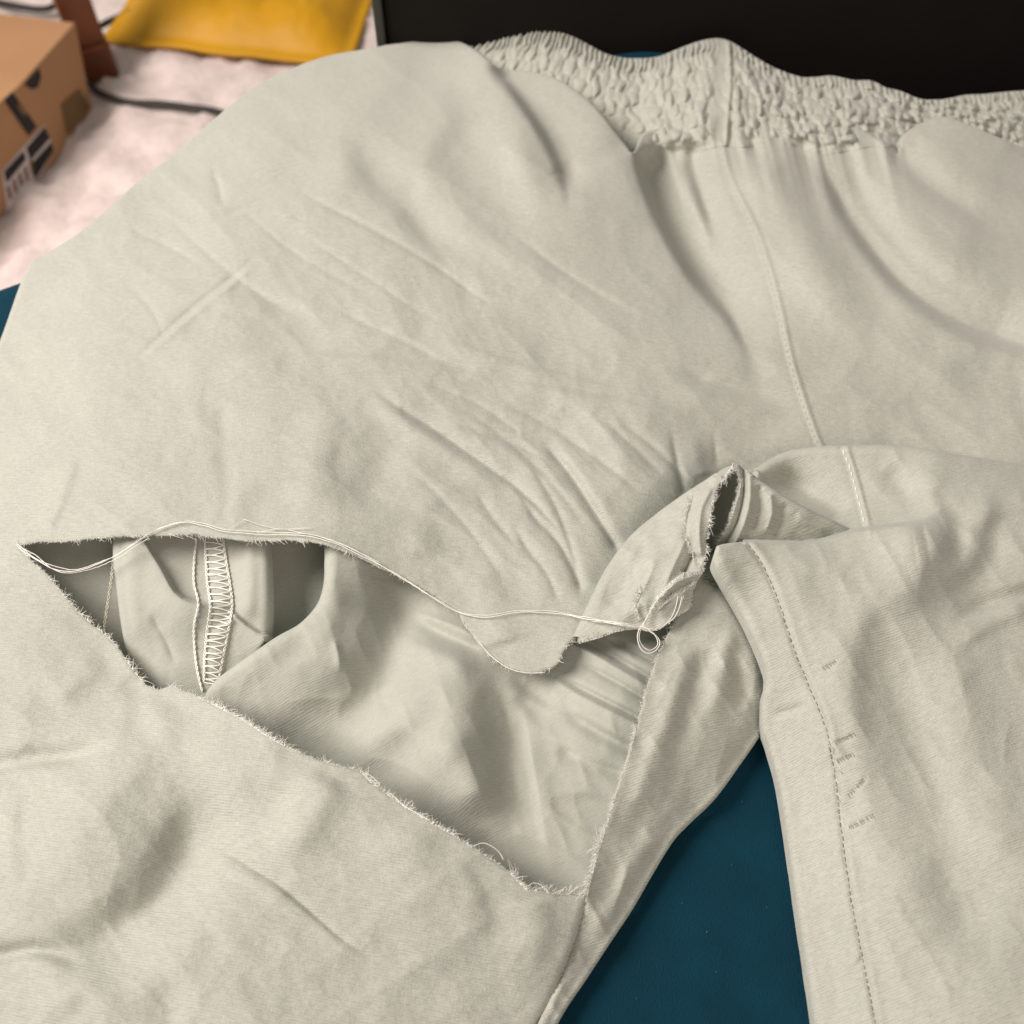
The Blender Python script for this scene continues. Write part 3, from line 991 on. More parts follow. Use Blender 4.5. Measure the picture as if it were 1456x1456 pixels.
# --- inseam side of the ripped leg
strip_z = [(834, 1272, 15), (780, 1456, 8), (725, 1540, 7), (1003, 795, 27), (1012, 774, 26), (960, 895, 25), (900, 1060, 25), (932, 940, 28), (860, 1180, 20), (960, 1010, 25),
           (1050, 930, 22), (1060, 1000, 17), (1088, 1036, 7), (1020, 1132, 7), (960, 1192, 7), (900, 1292, 6), (840, 1375, 6), (792, 1458, 6), (1100, 850, 16), (1130, 1000, 5), (900, 1180, 15), (860, 1290, 11), (1040, 850, 25)]
strip_f = [
    R(SEAM_LOW, -1.0, 5, 6, (.05, 0)),
    R([(1000, 822), (1020, 829), (1050, 832), (1080, 836)], -1.5, 6, 6, (0, 0)),
    R([(985, 900), (960, 990), (930, 1070), (905, 1140), (880, 1200)], 2.6, 18, 22, (.25, .3)),
    R([(1010, 900), (985, 980), (960, 1060), (940, 1090)], -2.6, 14, 18, (.3, .4)),
    R([(1045, 900), (1050, 960), (1062, 1010)], -2.2, 14, 12, (.3, .2)),
    R([(1040, 870), (1030, 950), (1000, 1050)], 2.0, 16, 16, (.3, .4)),
    R([(960, 1130), (900, 1230), (840, 1340), (800, 1420)], 1.4, 16, 16, (.3, .3)),
    N(60, .7, 21), N(24, .3, 22), N(40, .7, 23, 2.4, 110, True), N(24, .35, 26, 2, 60, True), N(10, .06, 24),
]
strip = Sheet(strip_z, strip_f)
strip_out = [
    ('torn', STRIP_EDGE),
    ('edge', [(996, 815), (1001, 795), (1006, 778), (1014, 770)]),
    ('hide', [(1014, 770), (1060, 775), (1110, 880), (1130, 1000)]),
    ('hide', [(1130, 1000), (1100, 1028), (1088, 1036)]),
    ('roll2', [(1088, 1036), (1054, 1085), (1020, 1131), (985, 1165), (960, 1192), (930, 1240), (900, 1292), (868, 1340), (838, 1386), (792, 1458), (765, 1540)]),
    ('edge', SEAM_LOW[::-1]),
]
strip.build('inseam_panel', strip_out, M_leg, trousers, 2.2)

# --- deep back of the leg, on the bed
deep_z = [(-50, 700, 1.8), (500, 700, 1.8), (1000, 700, 1), (-50, 1000, 1.8), (500, 1000, 1), (1000, 1000, 1), (0, 1300, 1), (600, 1350, 1), (430, 820, .8)]
deep = Sheet(deep_z, [N(70, .8, 31), N(25, .25, 32), 
                      R([(60, 770), (110, 850), (150, 920)], 2.5, 30, 30, (.2, .2))])
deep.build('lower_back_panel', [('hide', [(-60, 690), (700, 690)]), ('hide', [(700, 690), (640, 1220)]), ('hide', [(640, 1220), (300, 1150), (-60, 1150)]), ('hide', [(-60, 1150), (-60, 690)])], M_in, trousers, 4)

# --- seam allowance with the overlock stitching, seen through the rip
sa_z = [(160, 740, 19), (165, 850, 17), (190, 960, 9), (260, 760, 17), (260, 860, 19), (300, 800, 15), (300, 950, 11), (378, 760, 22), (380, 850, 20), (376, 905, 14), (290, 1030, 6), (220, 980, 11)]
sa_f = [
    R([(196, 745), (206, 772), (228, 808), (248, 843), (272, 857), (300, 861), (328, 868)], 5.0, 3, 40, (0, .25), keep=True),
    R([(182, 760), (186, 850), (200, 930)], 1.8, 12, 18, (.1, .3)),
    R([(326, 868), (350, 890), (378, 908)], 3.0, 3, 30, (.2, 0), keep=True),
    R([(352, 745), (354, 820), (350, 890)], 2.2, 16, 14, (0, .2)),
    R([(212, 868), (236, 910), (252, 950)], -1.2, 8, 10, (.3, .3)),
    R([(306, 760), (311, 810), (315, 862), (308, 915), (300, 965)], 1.4, 16, 14, (0, .1)),
    N(40, .4, 41), N(16, .14, 42),
]
sa = Sheet(sa_z, sa_f)
sa.build('seam_allowance', [('roll4', [(290, 1040), (215, 1005), (190, 965), (178, 925), (170, 880), (164, 830), (160, 790), (160, 735)]), ('hide', [(160, 735), (376, 735)]),
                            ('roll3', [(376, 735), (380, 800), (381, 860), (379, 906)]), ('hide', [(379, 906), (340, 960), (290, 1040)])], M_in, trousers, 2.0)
sa_o = sa.obj
# overlock loops: one object each
OL = cr([(291, 768), (293, 800), (295, 830), (299, 862), (294, 900), (291, 935), (290, 970)], 1)
OR_ = cr([(317, 766), (322, 800), (327, 830), (330, 862), (324, 900), (317, 935), (310, 972)], 1)
nS = 22
for k in range(nS):
    f = (k + .5) / nS
    fl = min(1, f + rng.normal(0, .004)); fr = min(1, f + .028 + rng.normal(0, .006))
    a = OL[int(fl * (len(OL) - 1))]; b = OR_[int(fr * (len(OR_) - 1))]
    a2 = OL[min(len(OL) - 1, int((f + 1 / nS) * (len(OL) - 1)))]
    path = []
    for t in np.linspace(0, 1, 7):                       # over to the cut edge
        path.append(a + (b - a) * t + np.array([0, -1.5 * math.sin(t * math.pi)]))
    for t in np.linspace(0.12, 1, 7):                    # and back as a loop
        path.append(b + (a2 - b) * t + np.array([0, 1.2 * math.sin(t * math.pi)]))
    path = cr(np.array(path), 2)
    tb = Tubes()
    zz = sa.z(path[:, 0], path[:, 1]) + .45 + .2 * np.sin(np.linspace(0, math.pi, len(path)))
    tb.add(unproj(path[:, 0], path[:, 1], zz / 1000), .0003, 5)
    tb.build('overlock_stitch', M_thread, sa_o)
tb = Tubes()
for line in (OL, OR_):
    for rep in range(2):
        x = line + np.stack([1.4 * np.sin(np.arange(len(line)) * .55 + rep * math.pi), np.zeros(len(line))], 1)
        zz = sa.z(x[:, 0], x[:, 1]) + .5 + .15 * np.sin(np.arange(len(line)) * .55 + rep)
        tb.add(unproj(x[:, 0], x[:, 1], zz / 1000)[::2], .00024, 5)
tb.build('edge_thread', M_thread, sa_o)
tb = Tubes()
line = cr([(279, 766), (276, 800), (276, 830), (282, 858), (276, 890), (277, 925), (281, 955), (288, 985)], 1)
for rep in range(2):
    x = line + np.stack([1.1 * np.sin(np.arange(len(line)) * .42 + rep * math.pi), np.zeros(len(line))], 1)
    zz = sa.z(x[:, 0], x[:, 1]) + .45 + .15 * np.sin(np.arange(len(line)) * .42 + rep)
    tb.add(unproj(x[:, 0], x[:, 1], zz / 1000)[::2], .00026, 5)
tb.build('chain_stitching', M_thread, sa_o, 'stuff')
tb = Tubes()
line = cr([(162, 790), (159, 820), (155, 848), (150, 880), (146, 905)], 1)
for rep in range(2):
    x = line + np.stack([1.6 * np.sin(np.arange(len(line)) * .45 + rep * math.pi), np.zeros(len(line))], 1)
    zz = 12 + .5 * np.sin(np.arange(len(line)) * .45 + rep) - np.arange(len(line)) * .03
    tb.add(unproj(x[:, 0], x[:, 1], zz / 1000)[::2], .00032, 5)
tb.build('chain_stitching', M_seamthread, sa_o, 'stuff')

# --- inside of the back panel
back_z = [(455, 740, 25), (462, 800, 24), (420, 888, 21), (300, 970, 15), (285, 1000, 10), (510, 800, 22), (500, 720, 22), (490, 930, 20), (575, 870, 9), (420, 975, 18), (340, 1005, 10), (420, 1050, 3),
          (520, 1095, 3), (610, 1160, 3), (690, 1205, 2), (760, 1258, 3), (830, 1262, 5), (590, 1015, 17), (640, 1075, 20), (672, 1130, 15), (730, 1050, 7), (760, 1150, 7), (820, 1130, 9), (850, 1000, 13),
          (880, 1100, 10), (850, 880, 9), (940, 940, 13), (650, 800, 7), (700, 720, 6), (650, 930, 15), (740, 950, 9), (1000, 1000, 6), (700, 1300, 1), (500, 1200, 1), (535, 985, 11)]
back_f = [
    R([(468, 770), (466, 830), (440, 880), (390, 920), (320, 965)], 1.5, 8, 20, (0, .3)),
    R([(575, 800), (568, 860), (552, 930), (530, 990), (490, 1040)], -5, 36, 36, (.1, .35)),
    R([(605, 970), (565, 1015), (522, 1058), (480, 1090)], 4.0, 30, 28, (.35, .35)),
    R([(600, 1040), (578, 1075), (548, 1105)], -1.6, 24, 26, (.4, .4)),
    R([(620, 1020), (645, 1070), (672, 1130), (685, 1170)], 4.0, 44, 40, (.3, .3)),
    B(650, 985, 65, 45, 30, 3.0),
    R([(480, 830), (470, 880), (440, 930)], 1.8, 20, 20, (.2, .3)),
    R([(475, 905), (480, 930), (484, 960)], 1.0, 8, 8, (.3, .3)),
    R([(690, 945), (722, 1036), (728, 1100), (738, 1150), (768, 1195)], -2.4, 30, 16, (.25, .35)),
    R([(732, 985), (760, 1010), (786, 1030)], -1.2, 10, 14, (.4, .4)),
    R([(745, 1000), (760, 1090), (775, 1180), (790, 1250)], 2.2, 8, 26, (.2, .3)),
    R([(583, 880), (620, 898), (660, 916), (700, 935)], -4.0, 9, 12, (.35, .3)),
    R([(580, 868), (640, 888), (690, 912)], 1.6, 9, 9, (.25, .2)),
    R([(560, 910), (620, 930), (680, 960)], 2.0, 12, 18, (.25, .3)),
    R([(785, 955), (830, 980), (916, 1024), (950, 1040)], -3.4, 7, 9, (.3, .1)),
    R([(785, 966), (830, 992), (916, 1036)], 1.4, 6, 9, (.1, .1)),
    R([(800, 895), (839, 914), (890, 944), (945, 975)], -4.0, 8, 9, (.2, .05)),
    R([(800, 908), (839, 928), (885, 955), (940, 988)], 1.6, 7, 9, (.1, .05)),
    R([(794, 1008), (850, 1040), (910, 1072)], -2.8, 8, 11, (.3, .1)),
    R([(820, 940), (870, 966), (930, 1000)], -2.4, 6, 7, (.3, .1)),
    R([(860, 905), (900, 925), (960, 955)], -2.6, 6, 8, (.2, .1)),
    R([(790, 1060), (840, 1086), (900, 1105)], -1.8, 8, 13, (.2, .2)),
    R([(720, 960), (760, 985), (800, 1010)], -1.5, 10, 12, (.4, .4)),
    R([(800, 1130), (840, 1140), (880, 1145)], -.8, 10, 14, (.3, .2)),
    N(70, .6, 51), N(28, .25, 52), N(45, .6, 53, 2.6, 28, True), N(30, .3, 56, 2, 70, True), N(10, .05, 54),
]
back = Sheet(back_z, back_f)
back.build('back_panel', [('roll5', [(280, 1010), (288, 988), (302, 968), (340, 940), (384, 910), (422, 887), (448, 858), (460, 828), (463, 790), (457, 730)]),
                          ('hide', [(457, 730), (700, 700), (1010, 760)]), ('hide', [(1010, 760), (1010, 1000), (940, 1180), (860, 1320)]),
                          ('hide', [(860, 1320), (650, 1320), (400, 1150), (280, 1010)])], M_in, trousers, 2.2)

# --- right leg with the roll at the crotch
leg_z = [(1012, 780, 33), (1040, 840, 31), (1090, 940, 27), (1088, 1030, 15), (1122, 1180, 9), (1150, 1370, 8), (1175, 1560, 8), (1180, 880, 34), (1250, 800, 34), (1300, 760, 36),
         (1180, 1050, 26), (1250, 1300, 23), (1456, 1000, 24), (1456, 1300, 26), (1650, 900, 24), (1650, 1400, 24), (1456, 720, 32), (1300, 660, 31), (1200, 645, 27), (1120, 650, 26), (1064, 670, 32),
         (1456, 668, 25), (1650, 700, 22), (1100, 710, 21), (1200, 730, 21), (1290, 725, 28), (1300, 1560, 22), (1130, 830, 34), (1390, 860, 27)]
LEG_ST = [(1063, 773), (1085, 805), (1108, 860), (1130, 925), (1150, 975), (1165, 1010), (1178, 1050), (1188, 1110), (1194, 1160), (1200, 1210), (1212, 1290), (1228, 1370), (1240, 1430), (1252, 1500)]
leg_f = [
    R([(1000, 778), (1030, 775), (1060, 771), (1110, 772), (1145, 774), (1165, 772), (1180, 766), (1210, 757), (1240, 753), (1280, 748), (1312, 743), (1332, 732), (1342, 714)], 11, 2.5, 62, (0, .22)),
    R([(1012, 790), (1035, 835), (1062, 880), (1085, 930)], 1.5, 6, 18, (.1, .3)),
    R([(1296, 648), (1320, 685), (1336, 718), (1338, 752), (1325, 790), (1288, 834)], 2.2, 24, 20, (.3, .3)),
    R([(1330, 680), (1351, 735), (1367, 778), (1360, 810)], -1.5, 12, 16, (.2, .35)),
    R([(1395, 690), (1400, 730), (1385, 790), (1350, 830)], 2.4, 26, 18, (.25, .3)),
    R([(1480, 738), (1430, 742), (1408, 758), (1398, 795), (1368, 835), (1330, 862), (1290, 880)], -2.6, 20, 30, (.0, .4)),
    R([(1500, 842), (1456, 846), (1390, 866), (1352, 884)], -2.6, 8, 14, (0, .35)),
    R([(1470, 862), (1400, 890), (1350, 930)], 1.8, 12, 26, (.2, .4)),
    R([(1342, 772), (1290, 832), (1226, 872), (1205, 960), (1215, 1080), (1250, 1220)], 3.0, 50, 26, (.2, .3)),
    R([(1262, 872), (1262, 950), (1300, 1060), (1338, 1180), (1372, 1290), (1400, 1370)], -5.0, 44, 60, (.2, .2)),
    R([(1330, 880), (1360, 980), (1390, 1100), (1420, 1250)], 2.4, 50, 60, (.25, .3)),
    R([(1098, 1016), (1125, 1010), (1152, 999)], -1.4, 8, 7, (.2, .4)),
    R([(1200, 1395), (1222, 1370), (1230, 1350)], -1.0, 7, 8, (.3, .3)),
    R([(1120, 1060), (1155, 1180), (1180, 1330), (1200, 1460)], -1.3, 18, 16, (.2, .1)),
    R(LEG_ST, -.9, 4, 4, (0, 0)),
    R([(u_ + 9, v_) for u_, v_ in LEG_ST], .5, 5, 7, (0, 0)),
    R([(1205, 637), (1214, 665), (1224, 700), (1232, 730), (1238, 756)], .9, 7, 3, (0, 0), sharp=2.01),
    R([(1196, 637), (1205, 665), (1215, 700), (1223, 730), (1229, 756)], -.7, 5, 5, (0, 0)),
    B(1130, 690, 30, 24, 20, -2.0), R([(1100, 672), (1150, 700), (1200, 735)], -3.0, 14, 16, (.2, .1)),
    R([(1260, 660), (1290, 700), (1310, 720)], -1.6, 16, 20, (.3, .2)),
    B(1178, 1064, 10, 14, 0, .8), B(1205, 1150, 18, 16, 0, -1.0),
    N(110, 1.0, 61), N(48, .38, 62), N(22, .14, 63), N(40, .35, 64, 2.2, 60, True), N(90, .4, 66, 1.7, 70, True), N(55, .16, 67, 1.6, -30, True), N(10, .05, 65),
]
for (a, b) in [((1170, 951), (1192, 939)), ((1186, 1056), (1217, 1044)), ((1188, 1084), (1215, 1072)), ((1207, 1132), (1234, 1103)), ((1204, 1178), (1244, 1160))]:
    leg_f.append(R([a, ((a[0] + b[0]) / 2 + 1, (a[1] + b[1]) / 2 + 2), b], -.7, 4, 4, (.2, .2)))
legs = Sheet(leg_z, leg_f)
legs.build('right_leg', [
    ('roll3', [(1180, 1560), (1163, 1456), (1150, 1370), (1135, 1270), (1122, 1180), (1110, 1110), (1096, 1060), (1088, 1030), (1090, 985), (1095, 962), (1085, 930), (1065, 885), (1040, 840), (1021, 806), (1011, 783)]),
    ('roll2', [(1011, 783), (1020, 777), (1036, 774), (1056, 772)]),
    ('hide', [(1056, 772), (1062, 720), (1066, 672)]),
    ('roll5', [(1066, 672), (1090, 656), (1120, 643), (1165, 637), (1210, 636), (1260, 635), (1310, 638), (1380, 649), (1456, 661), (1560, 680), (1700, 705)]),
    ('hide', [(1700, 705), (1700, 1560)]), ('hide', [(1700, 1560), (1180, 1560)])], M_leg, trousers, 2.2)
leg_o = legs.obj

# --- folded gusset beside the tunnel
gus_z = [(1050, 668, 45), (1064, 669, 44), (1100, 697, 41), (1150, 724, 35), (1222, 756, 24), (1030, 766, 33), (1100, 770, 27), (1180, 775, 21), (1040, 740, 38), (1015, 800, 22), (1220, 800, 14)]
gus_f = [
    R([(1056, 664), (1057, 700), (1048, 740), (1030, 772)], -2.6, 4, 5, (0, 0)),
    R([(1066, 672), (1066, 710), (1058, 745), (1044, 775)], 1.6, 6, 8, (0, 0)),
    R([(1078, 688), (1080, 720), (1070, 755)], -1.8, 6, 8, (.1, .1)),
    R([(1094, 700), (1098, 730), (1086, 762)], 1.6, 8, 8, (.1, .2)),
    R([(1116, 712), (1112, 735), (1100, 765)], -1.5, 7, 9, (.2, .1)),
    R([(1130, 730), (1150, 745), (1180, 757)], 1.0, 8, 10, (.2, .3)),
    N(20, .3, 71), N(9, .08, 72)]
gus = Sheet(gus_z, gus_f)
GUS_RIM = [(1018, 774), (1030, 757), (1037, 742), (1043, 724), (1050, 703), (1053, 684), (1049, 668), (1042, 661)]
gus.build('gusset', [('torn', GUS_RIM), ('edge', [(1042, 661), (1050, 660), (1058, 668), (1064, 668)]),
                     ('roll3', [(1064, 668), (1085, 683), (1120, 706), (1160, 727), (1200, 746), (1232, 762)]),
                     ('hide', [(1232, 762), (1232, 800), (1012, 800)]), ('hide', [(1012, 800), (1018, 774)])], M_leg, trousers, 1.6)

# --- torn flap folded back over the front panel
flap_z = [(812, 913, 20), (829, 877, 23), (844, 845, 25), (866, 803, 27), (898, 761, 30), (933, 731, 33), (970, 704, 38), (1007, 680, 43), (1040, 662, 46), (1020, 698, 45), (1009, 740, 42),
          (1003, 790, 36), (983, 862, 31), (940, 893, 28), (905, 895, 26), (850, 907, 22), (930, 800, 37), (890, 850, 31), (960, 760, 40), (960, 850, 34)]
flap_f = [
    R([(990, 700), (978, 735), (975, 765), (985, 790), (998, 806)], -1.0, 6, 5, (.3, .1)),
    R([(1012, 690), (998, 720), (994, 760), (998, 795)], 1.6, 8, 6, (.1, .1)),
    R([(830, 890), (850, 850), (880, 800), (930, 750), (985, 706)], 1.2, 8, 18, (.1, .2)),
    R([(930, 770), (900, 810), (880, 850), (872, 875)], -1.2, 12, 12, (.2, .3)),
    R([(985, 785), (978, 800), (972, 815)], -3.0, 4, 7, (.1, .1)),
    R([(996, 812), (970, 822), (948, 836), (930, 856)], 1.6, 5, 6, (.0, .2)),
    R([(990, 822), (965, 836), (945, 850)], -1.6, 4, 5, (.1, .2)),
    R([(965, 832), (950, 846), (935, 870)], 1.2, 4, 5, (.1, .2)),
    R([(910, 855), (905, 870), (915, 885)], 1.2, 7, 7, (.2, .2)),
    N(34, .8, 81), N(26, .7, 84, 2.4, 115, True), N(14, .25, 82), N(8, .06, 83)]
flap = Sheet(flap_z, flap_f)
FLAP_LIP = [(1042, 663), (1034, 674), (1022, 693), (1013, 715), (1009, 740), (1006, 765), (1003, 790), (999, 812)]
FLAP_LOW = [(999, 812), (990, 826), (984, 842), (983, 862), (968, 872), (950, 887), (935, 895), (918, 896), (905, 893), (892, 894), (876, 897), (852, 906), (832, 911), (812, 913)]
flap.build('torn_flap', [('roll4', [(812, 913), (822, 893), (829, 877), (844, 845), (866, 803), (898, 761), (933, 731), (970, 704), (1007, 680), (1036, 660), (1042, 663)]),
                         ('torn', FLAP_LIP), ('torn', FLAP_LOW)], M_leg, trousers, 1.6)
# walls of the folded tunnel between flap and gusset
lp = [(u_, v_, float(flap.z(u_, v_)) - .3) for u_, v_ in cr(FLAP_LIP, 6)] + [(u_, v_, float(gus.z(u_, v_)) - .3) for u_, v_ in cr(GUS_RIM, 6)]
lp = np.array(lp)
top_ = unproj(lp[:, 0], lp[:, 1], lp[:, 2] / 1000)
cen = top_.mean(0)
rows_ = [top_]
for k in range(1, 7):
    t_ = k / 6
    w_ = top_.copy(); w_[:, 2] = top_[:, 2] * (1 - .5 * t_)
    w_[:, :2] = cen[:2] + (top_[:, :2] - cen[:2]) * (1 + .25 * math.sin(t_ * 2.2))
    w_[:, 0] -= .006 * t_; w_[:, 1] += .004 * t_
    rows_.append(w_)
m_ = len(lp); ii = np.arange(m_)
q = np.vstack([np.stack([k * m_ + ii, k * m_ + (ii + 1) % m_, (k + 1) * m_ + (ii + 1) % m_, (k + 1) * m_ + ii], 1) for k in range(6)])
rows_.append(np.repeat(rows_[-1].mean(0)[None], m_, 0))
q = np.vstack([q, np.stack([6 * m_ + ii, 6 * m_ + (ii + 1) % m_, 7 * m_ + (ii + 1) % m_, 7 * m_ + ii], 1)])
link('tunnel_lining', mesh_np('tunnel_lining', np.vstack(rows_), q), M_in, trousers)

# shredded tongue lying on the flap
TONGUE = [(994, 812), (972, 816), (958, 826), (945, 838), (934, 850), (924, 868), (930, 872), (944, 858), (960, 846), (975, 838), (988, 828)]
tong = Sheet([(994, 812, 38), (960, 826, 40), (934, 850, 37.5), (926, 870, 34.5), (975, 838, 37), (950, 856, 36)], [
    R([(990, 818), (962, 828), (938, 852)], 1.2, 3, 4, (.1, .1)), R([(986, 826), (962, 838), (942, 856)], -1.2, 3, 3, (.1, .1)), N(8, .3, 91)])
tong.build('torn_tongue', [('torn', TONGUE[:6]), ('torn', TONGUE[5:] + [TONGUE[0]])], M_leg, trousers, 1.4)

# --- elastic waistband
def shirr(u, v):
    t = np.interp(u, TOPa[:, 0], TOPa[:, 1]); b = np.interp(u, BOTa[:, 0], BOTa[:, 1])
    f = (v - t) / (b - t)
    lean = np.clip((960 - u) / 250, -.3, 1)                # gathers lean where the band turns away
    wx = u + lean * (v - 120) * .55 + 3.2 * vnoise(u / 17, v / 13, 5) + 1.4 * vnoise(u / 7, v / 8, 15)
    wy = v + 2.5 * vnoise(u / 23, v / 19, 8)
    rows = f * 6.0 + .35 * vnoise(u / 30, u * 0, 9)
    pinch = np.abs(np.sin(math.pi * rows))
    n2 = vnoise(wx / 6.5, wy / 10, 4)
    n3 = vnoise(wx / 19, wy / 26, 14)
    cxx = wx / 11.5; cyy = f * 7.6 + .18 * n3
    jx, jy = np.floor(cxx), np.floor(cyy)
    F1 = np.full(u.shape, 9.0); hh = np.zeros(u.shape)
    for dx in (-1, 0, 1):
        for dy in (-1, 0, 1):
            gx, gy = jx + dx, jy + dy
            ox = .5 + .32 * vnoise(gx * 1.0 + 1000, gy * 1.0, 21) + .25 * (gy % 2); oy = .5 + .26 * vnoise(gx * 1.0, gy * 1.0 + 500, 22)
            d = np.hypot(cxx - gx - ox, (cyy - gy - oy) * 1.05)
            m = d < F1
            F1 = np.where(m, d, F1); hh = np.where(m, vnoise(gx * 1.0 + 31, gy * 1.0 + 77, 23), hh)
    puff = np.clip(1 - F1 * F1 * 1.5, 0, 1)
    flat = 1 - .85 * np.exp(-((u - 1024) / 15) ** 2)
    near = np.clip((f + .02) / .2, 0, 1)
    size = np.clip((u - 640) / 400, .55, 1)
    z = (3.1 * puff * (.8 + .5 * hh) + .55 * n2 + .9 * n3) * flat * (.3 + .7 * near) * size
    z += .8 * np.sin(wx / 8.0 * 2 * math.pi + 2.5 * vnoise(u / 25, u * 0, 6)) * np.clip((.22 - f) / .12, 0, 1) * flat
    fe = np.clip((f - .84) / .16, 0, 1)
    z *= np.where(u > 905, 1 - fe * fe * (3 - 2 * fe), 1)
    z *= np.where(f > 1, np.clip(1 - (f - 1) * 6, 0, 1), 1)
    return z


band_z = [(650, 58, 12), (700, 54, 16), (760, 43, 22), (812, 50, 20), (870, 75, 16), (910, 84, 15), (958, 70, 18), (1030, 56, 23), (1080, 82, 20), (1150, 110, 17), (1250, 117, 16), (1330, 141, 13), (1456, 129, 15), (1600, 134, 15),
          (700, 140, 9), (800, 160, 10), (880, 190, 11), (760, 90, 16), (840, 115, 15), (950, 140, 17), (1030, 140, 22), (1100, 160, 20), (1200, 170, 20), (1280, 180, 15), (1400, 190, 11), (1560, 230, 8),
          (930, 216, 15), (1030, 208, 20), (1100, 205, 20), (1200, 216, 17.5), (1270, 212, 15)]
def tuck(u, v):
    t = np.interp(u, TOPa[:, 0], TOPa[:, 1]); b = np.interp(u, BOTa[:, 0], BOTa[:, 1])
    f = np.clip(((v - t) / (b - t) - .80) / .2, 0, 1); f = f * f * (3 - 2 * f)
    z0 = band0.z(u, v)
    mid_ = np.clip((u - 905) / 30, 0, 1) * np.clip((1295 - u) / 30, 0, 1)
    zf = front.z(u, v) + .08
    return (zf - z0) * f * mid_ - 5 * (1 - mid_) * np.clip((v - t) / (b - t), 0, 1) ** 2


band0 = Sheet(band_z, [])
band = Sheet(band_z, [F(tuck), F(shirr), R([(1037, 60), (1037, 130), (1032, 206)], 1.2, 4, 4, (0, 0)), R([(1042, 60), (1042, 130), (1038, 206)], -1.0, 3, 4, (0, 0)),
                      B(1005, 190, 26, 18, -35, .8), N(50, .5, 101)])
band.build('waistband', [('roll4', TOP), ('hide', [(1600, 132), (1600, 290)]), ('hide', [(1600, 290), (1456, 250), (1360, 225), (1280, 214)]),
                         ('edge', [(1280, 214), (1245, 208), (1210, 214), (1175, 218), (1140, 209), (1100, 204), (1060, 209), (1030, 206), (1000, 213), (965, 219), (930, 215), (900, 222)]),
                         ('hide', [(900, 222), (800, 205), (700, 175), (655, 120), (640, 60)])], M_cloth, trousers, 1.6)

# --- seams and stitching
stitch_row(front, [(1022, 208), (1036, 257), (1074, 336), (1102, 426), (1123, 516), (1153, 609), (1169, 640)], 'centre_stitching', M_seamthread, front.obj, 6, 3, .00016, .1)
stitch_row(legs, [(1199, 640), (1208, 665), (1218, 700), (1226, 730), (1231, 752)], 'seam_stitching', M_thread, leg_o, 7, 4, .00022, .25)
stitch_row(legs, LEG_ST, 'inseam_stitching', M_shadethread, leg_o, 8, 1.8, .00016, .25, .5)
stitch_row(front, SEAM_LOW, 'inseam_stitching', M_shadethread, front.obj, 7, 2, .00015, .3, .4, .2)
stitch_row(strip, [(1000, 820), (1020, 827), (1050, 831)], 'seam_stitching', M_seamthread, strip.obj, 8, 2, .0003, .3)
stitch_row(strip, [(1002, 825), (1022, 832), (1052, 836)], 'seam_stitching', M_seamthread, strip.obj, 8, 2, .0003, .3)

# pulled threads of the darned holes on the right leg, dark ones for shade inside
tb = Tubes(); td = Tubes()
for (a, b, nk) in [((1170, 951), (1192, 939), 7), ((1186, 1056), (1217, 1044), 9), ((1188, 1084), (1215, 1072), 9), ((1207, 1132), (1234, 1103), 11), ((1204, 1178), (1244, 1160), 13),
                   ((1180, 1050), (1196, 1100), 8), ((1190, 1105), (1198, 1175), 9)]:
    for k in range(nk):
        t = (k + rng.uniform(.2, .8)) / nk
        cu, cv = a[0] + (b[0] - a[0]) * t, a[1] + (b[1] - a[1]) * t
        h_ = rng.uniform(2, 4.5)
        uu = np.array([cu - 1.2 - h_ * .35, cu + rng.normal(0, .6), cu + 1.2 + h_ * .35]); vv2 = np.array([cv - h_, cv, cv + h_])
        zz = legs.z(uu, vv2) + np.array([.0, .45, .0])
        (tb if rng.random() < .3 else td).add(unproj(uu, vv2, zz / 1000), .00009, 4)
tb.build('pulled_threads', M_fray, leg_o, 'stuff')
td.build('pulled_threads', M_shadethread, leg_o, 'stuff')

# frayed edges
frays(front, RIP_UP, 'frayed_edge', M_fray, front.obj, .6, 1.5, 8, .00008, 1)
frays(front, RIP_LOW, 'frayed_edge', M_fray, front.obj, 1.2, 1.5, 9, .00008, -1)
frays(front, RIP_LOW[12:17], 'frayed_edge', M_fray, front.obj, 2.0, 3, 13, .0001, -1)
frays(front, RIP_LOW[19:25], 'frayed_edge', M_fray, front.obj, 1.6, 3, 12, .0001, -1)
frays(front, RIP_LOW[27:], 'frayed_edge', M_fray, front.obj, 2.4, 3, 15, .0001, -1)
frays(strip, STRIP_EDGE, 'frayed_edge', M_fray, strip.obj, .9, 2, 7, .00008, -1)
frays(strip, STRIP_EDGE[:3], 'frayed_edge', M_fray, strip.obj, 3.0, 4, 14, .0001, -1)
frays(flap, FLAP_LIP, 'frayed_edge', M_fray, flap.obj, 1.6, 2, 8, .00008, -1)
frays(flap, FLAP_LOW, 'frayed_edge', M_fray, flap.obj, 1.3, 2, 9, .00008, 1)
frays(flap, [(985, 705), (975, 730), (974, 755), (982, 780), (996, 806)], 'frayed_edge', M_fray, flap.obj, 3.0, 3, 9, .00009, 1, .2)
frays(flap, [(912, 840), (904, 856), (906, 872), (916, 884)], 'frayed_edge', M_fray, flap.obj, 5.0, 3, 10, .0001, 1, .3)
frays(gus, GUS_RIM, 'frayed_edge', M_fray, gus.obj, 2.0, 2, 7, .00009, -1)
frays(tong, TONGUE, 'frayed_edge', M_fray, tong.obj, 2.5, 3, 8, .00009, -1)

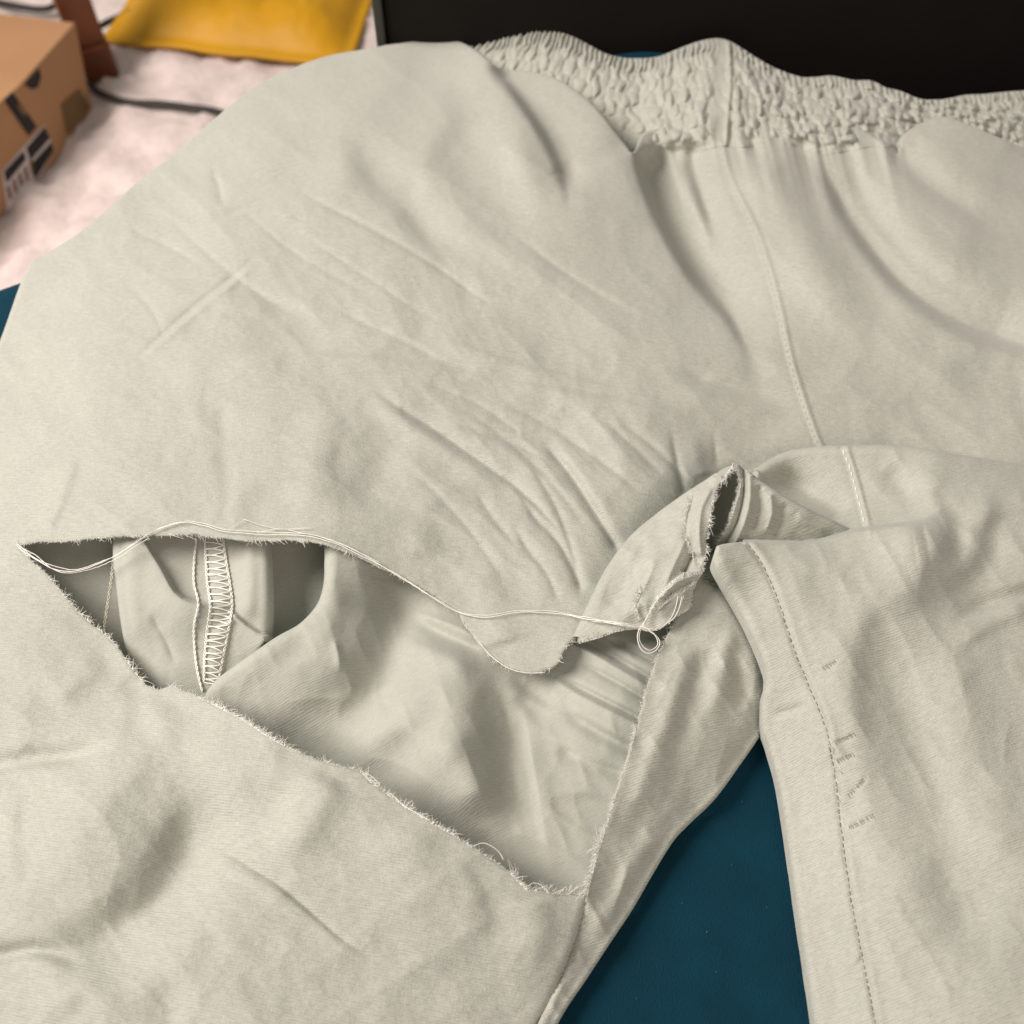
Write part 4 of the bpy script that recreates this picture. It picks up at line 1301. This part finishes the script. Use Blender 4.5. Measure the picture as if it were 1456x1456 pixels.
# loose threads: each a part
def loose(pts, rad=.0002, jit=1.6, seed=0, lift=1.2, sheet=front, zs=None):
    q = cr(pts, 3)
    x = np.arange(len(q)) * 3.0
    uu = q[:, 0] + jit * vnoise(x / 35, x * 0 + .5, seed); vv2 = q[:, 1] + jit * vnoise(x / 30, x * 0 + 7.5, seed)
    if zs is None: zz = np.maximum(sheet.z(uu, vv2), np.where(uu > 812, flap.z(uu, vv2), 0)) + lift + .5 * vnoise(x / 40, x * 0 + 3.5, seed)
    else: zz = np.interp(np.linspace(0, 1, len(q)), np.linspace(0, 1, len(zs)), zs)
    uu = uu + .35 * vnoise(x / 5, x * 0 + 1.5, seed + 40); vv2 = vv2 + .35 * vnoise(x / 5, x * 0 + 9.5, seed + 41)
    tb = Tubes(); tb.add(unproj(uu, vv2, zz / 1000), rad * .74, 6)
    tb.build('loose_thread', M_thread, trousers)


MAIN = [(24, 776), (50, 796), (80, 810), (110, 812), (150, 798), (190, 774), (225, 753), (262, 742), (290, 746), (320, 756), (370, 760), (430, 761), (470, 770), (520, 793), (560, 814), (610, 846), (650, 870), (690, 878), (740, 871), (790, 872), (840, 881), (880, 888), (905, 891)]
loose(MAIN, .00024, 1.5, 1)
loose([(u_, v_ - 2 - 2 * math.sin(i * .8)) for i, (u_, v_) in enumerate(MAIN)], .0002, 2.2, 2)
loose([(30, 778), (52, 790), (74, 808), (100, 815), (140, 806), (180, 785), (212, 766)], .0002, 1.5, 3)
loose([(345, 737), (370, 746), (400, 752), (442, 751)], .00015, 1.0, 4)
loose([(325, 753), (338, 744), (350, 738)], .00013, 1.0, 4)
loose([(365, 757), (400, 753), (430, 758), (460, 764), (500, 779), (540, 800)], .00018, 1.2, 5)
loose([(680, 912), (700, 934), (722, 949), (745, 956), (775, 956)], .0002, .8, 6, .8)
loose([(830, 880), (870, 884), (905, 889), (925, 897), (938, 912), (932, 925), (918, 928), (908, 915), (907, 900), (912, 890)], .00024, .8, 7, 0, flap, [23, 28, 31, 31, 29, 28, 28, 29, 31, 33])
loose([(840, 883), (880, 887), (910, 893), (930, 902), (935, 916), (924, 924), (913, 917), (909, 905), (912, 893), (925, 868), (940, 845), (955, 833)], .00022, .8, 8, 0, flap, [24, 29, 32, 31, 29, 28, 29, 31, 34, 38, 41, 42])
loose([(964, 846), (961, 862), (955, 878), (942, 891), (926, 894), (910, 890)], .00022, .6, 9, 0, flap, [37, 35, 33, 32, 33, 33])
loose([(969, 848), (966, 862), (960, 876), (950, 886)], .0002, .6, 10, 0, flap, [37, 35, 33.5, 32.5])
loose([(972, 847), (968, 860), (963, 872)], .0002, .6, 11, 0, flap, [37, 35, 34])
loose([(555, 1128), (575, 1145), (600, 1160), (612, 1166)], .00017, 1.0, 12, 1.0)
loose([(672, 1203), (690, 1199), (708, 1210), (716, 1222)], .00017, .6, 13, 1.2)
loose([(748, 1262), (760, 1255), (775, 1262), (780, 1270)], .00015, .6, 14, 1.2)
loose([(515, 1098), (528, 1104), (540, 1116), (530, 1118)], .00015, .6, 15, 1.0)
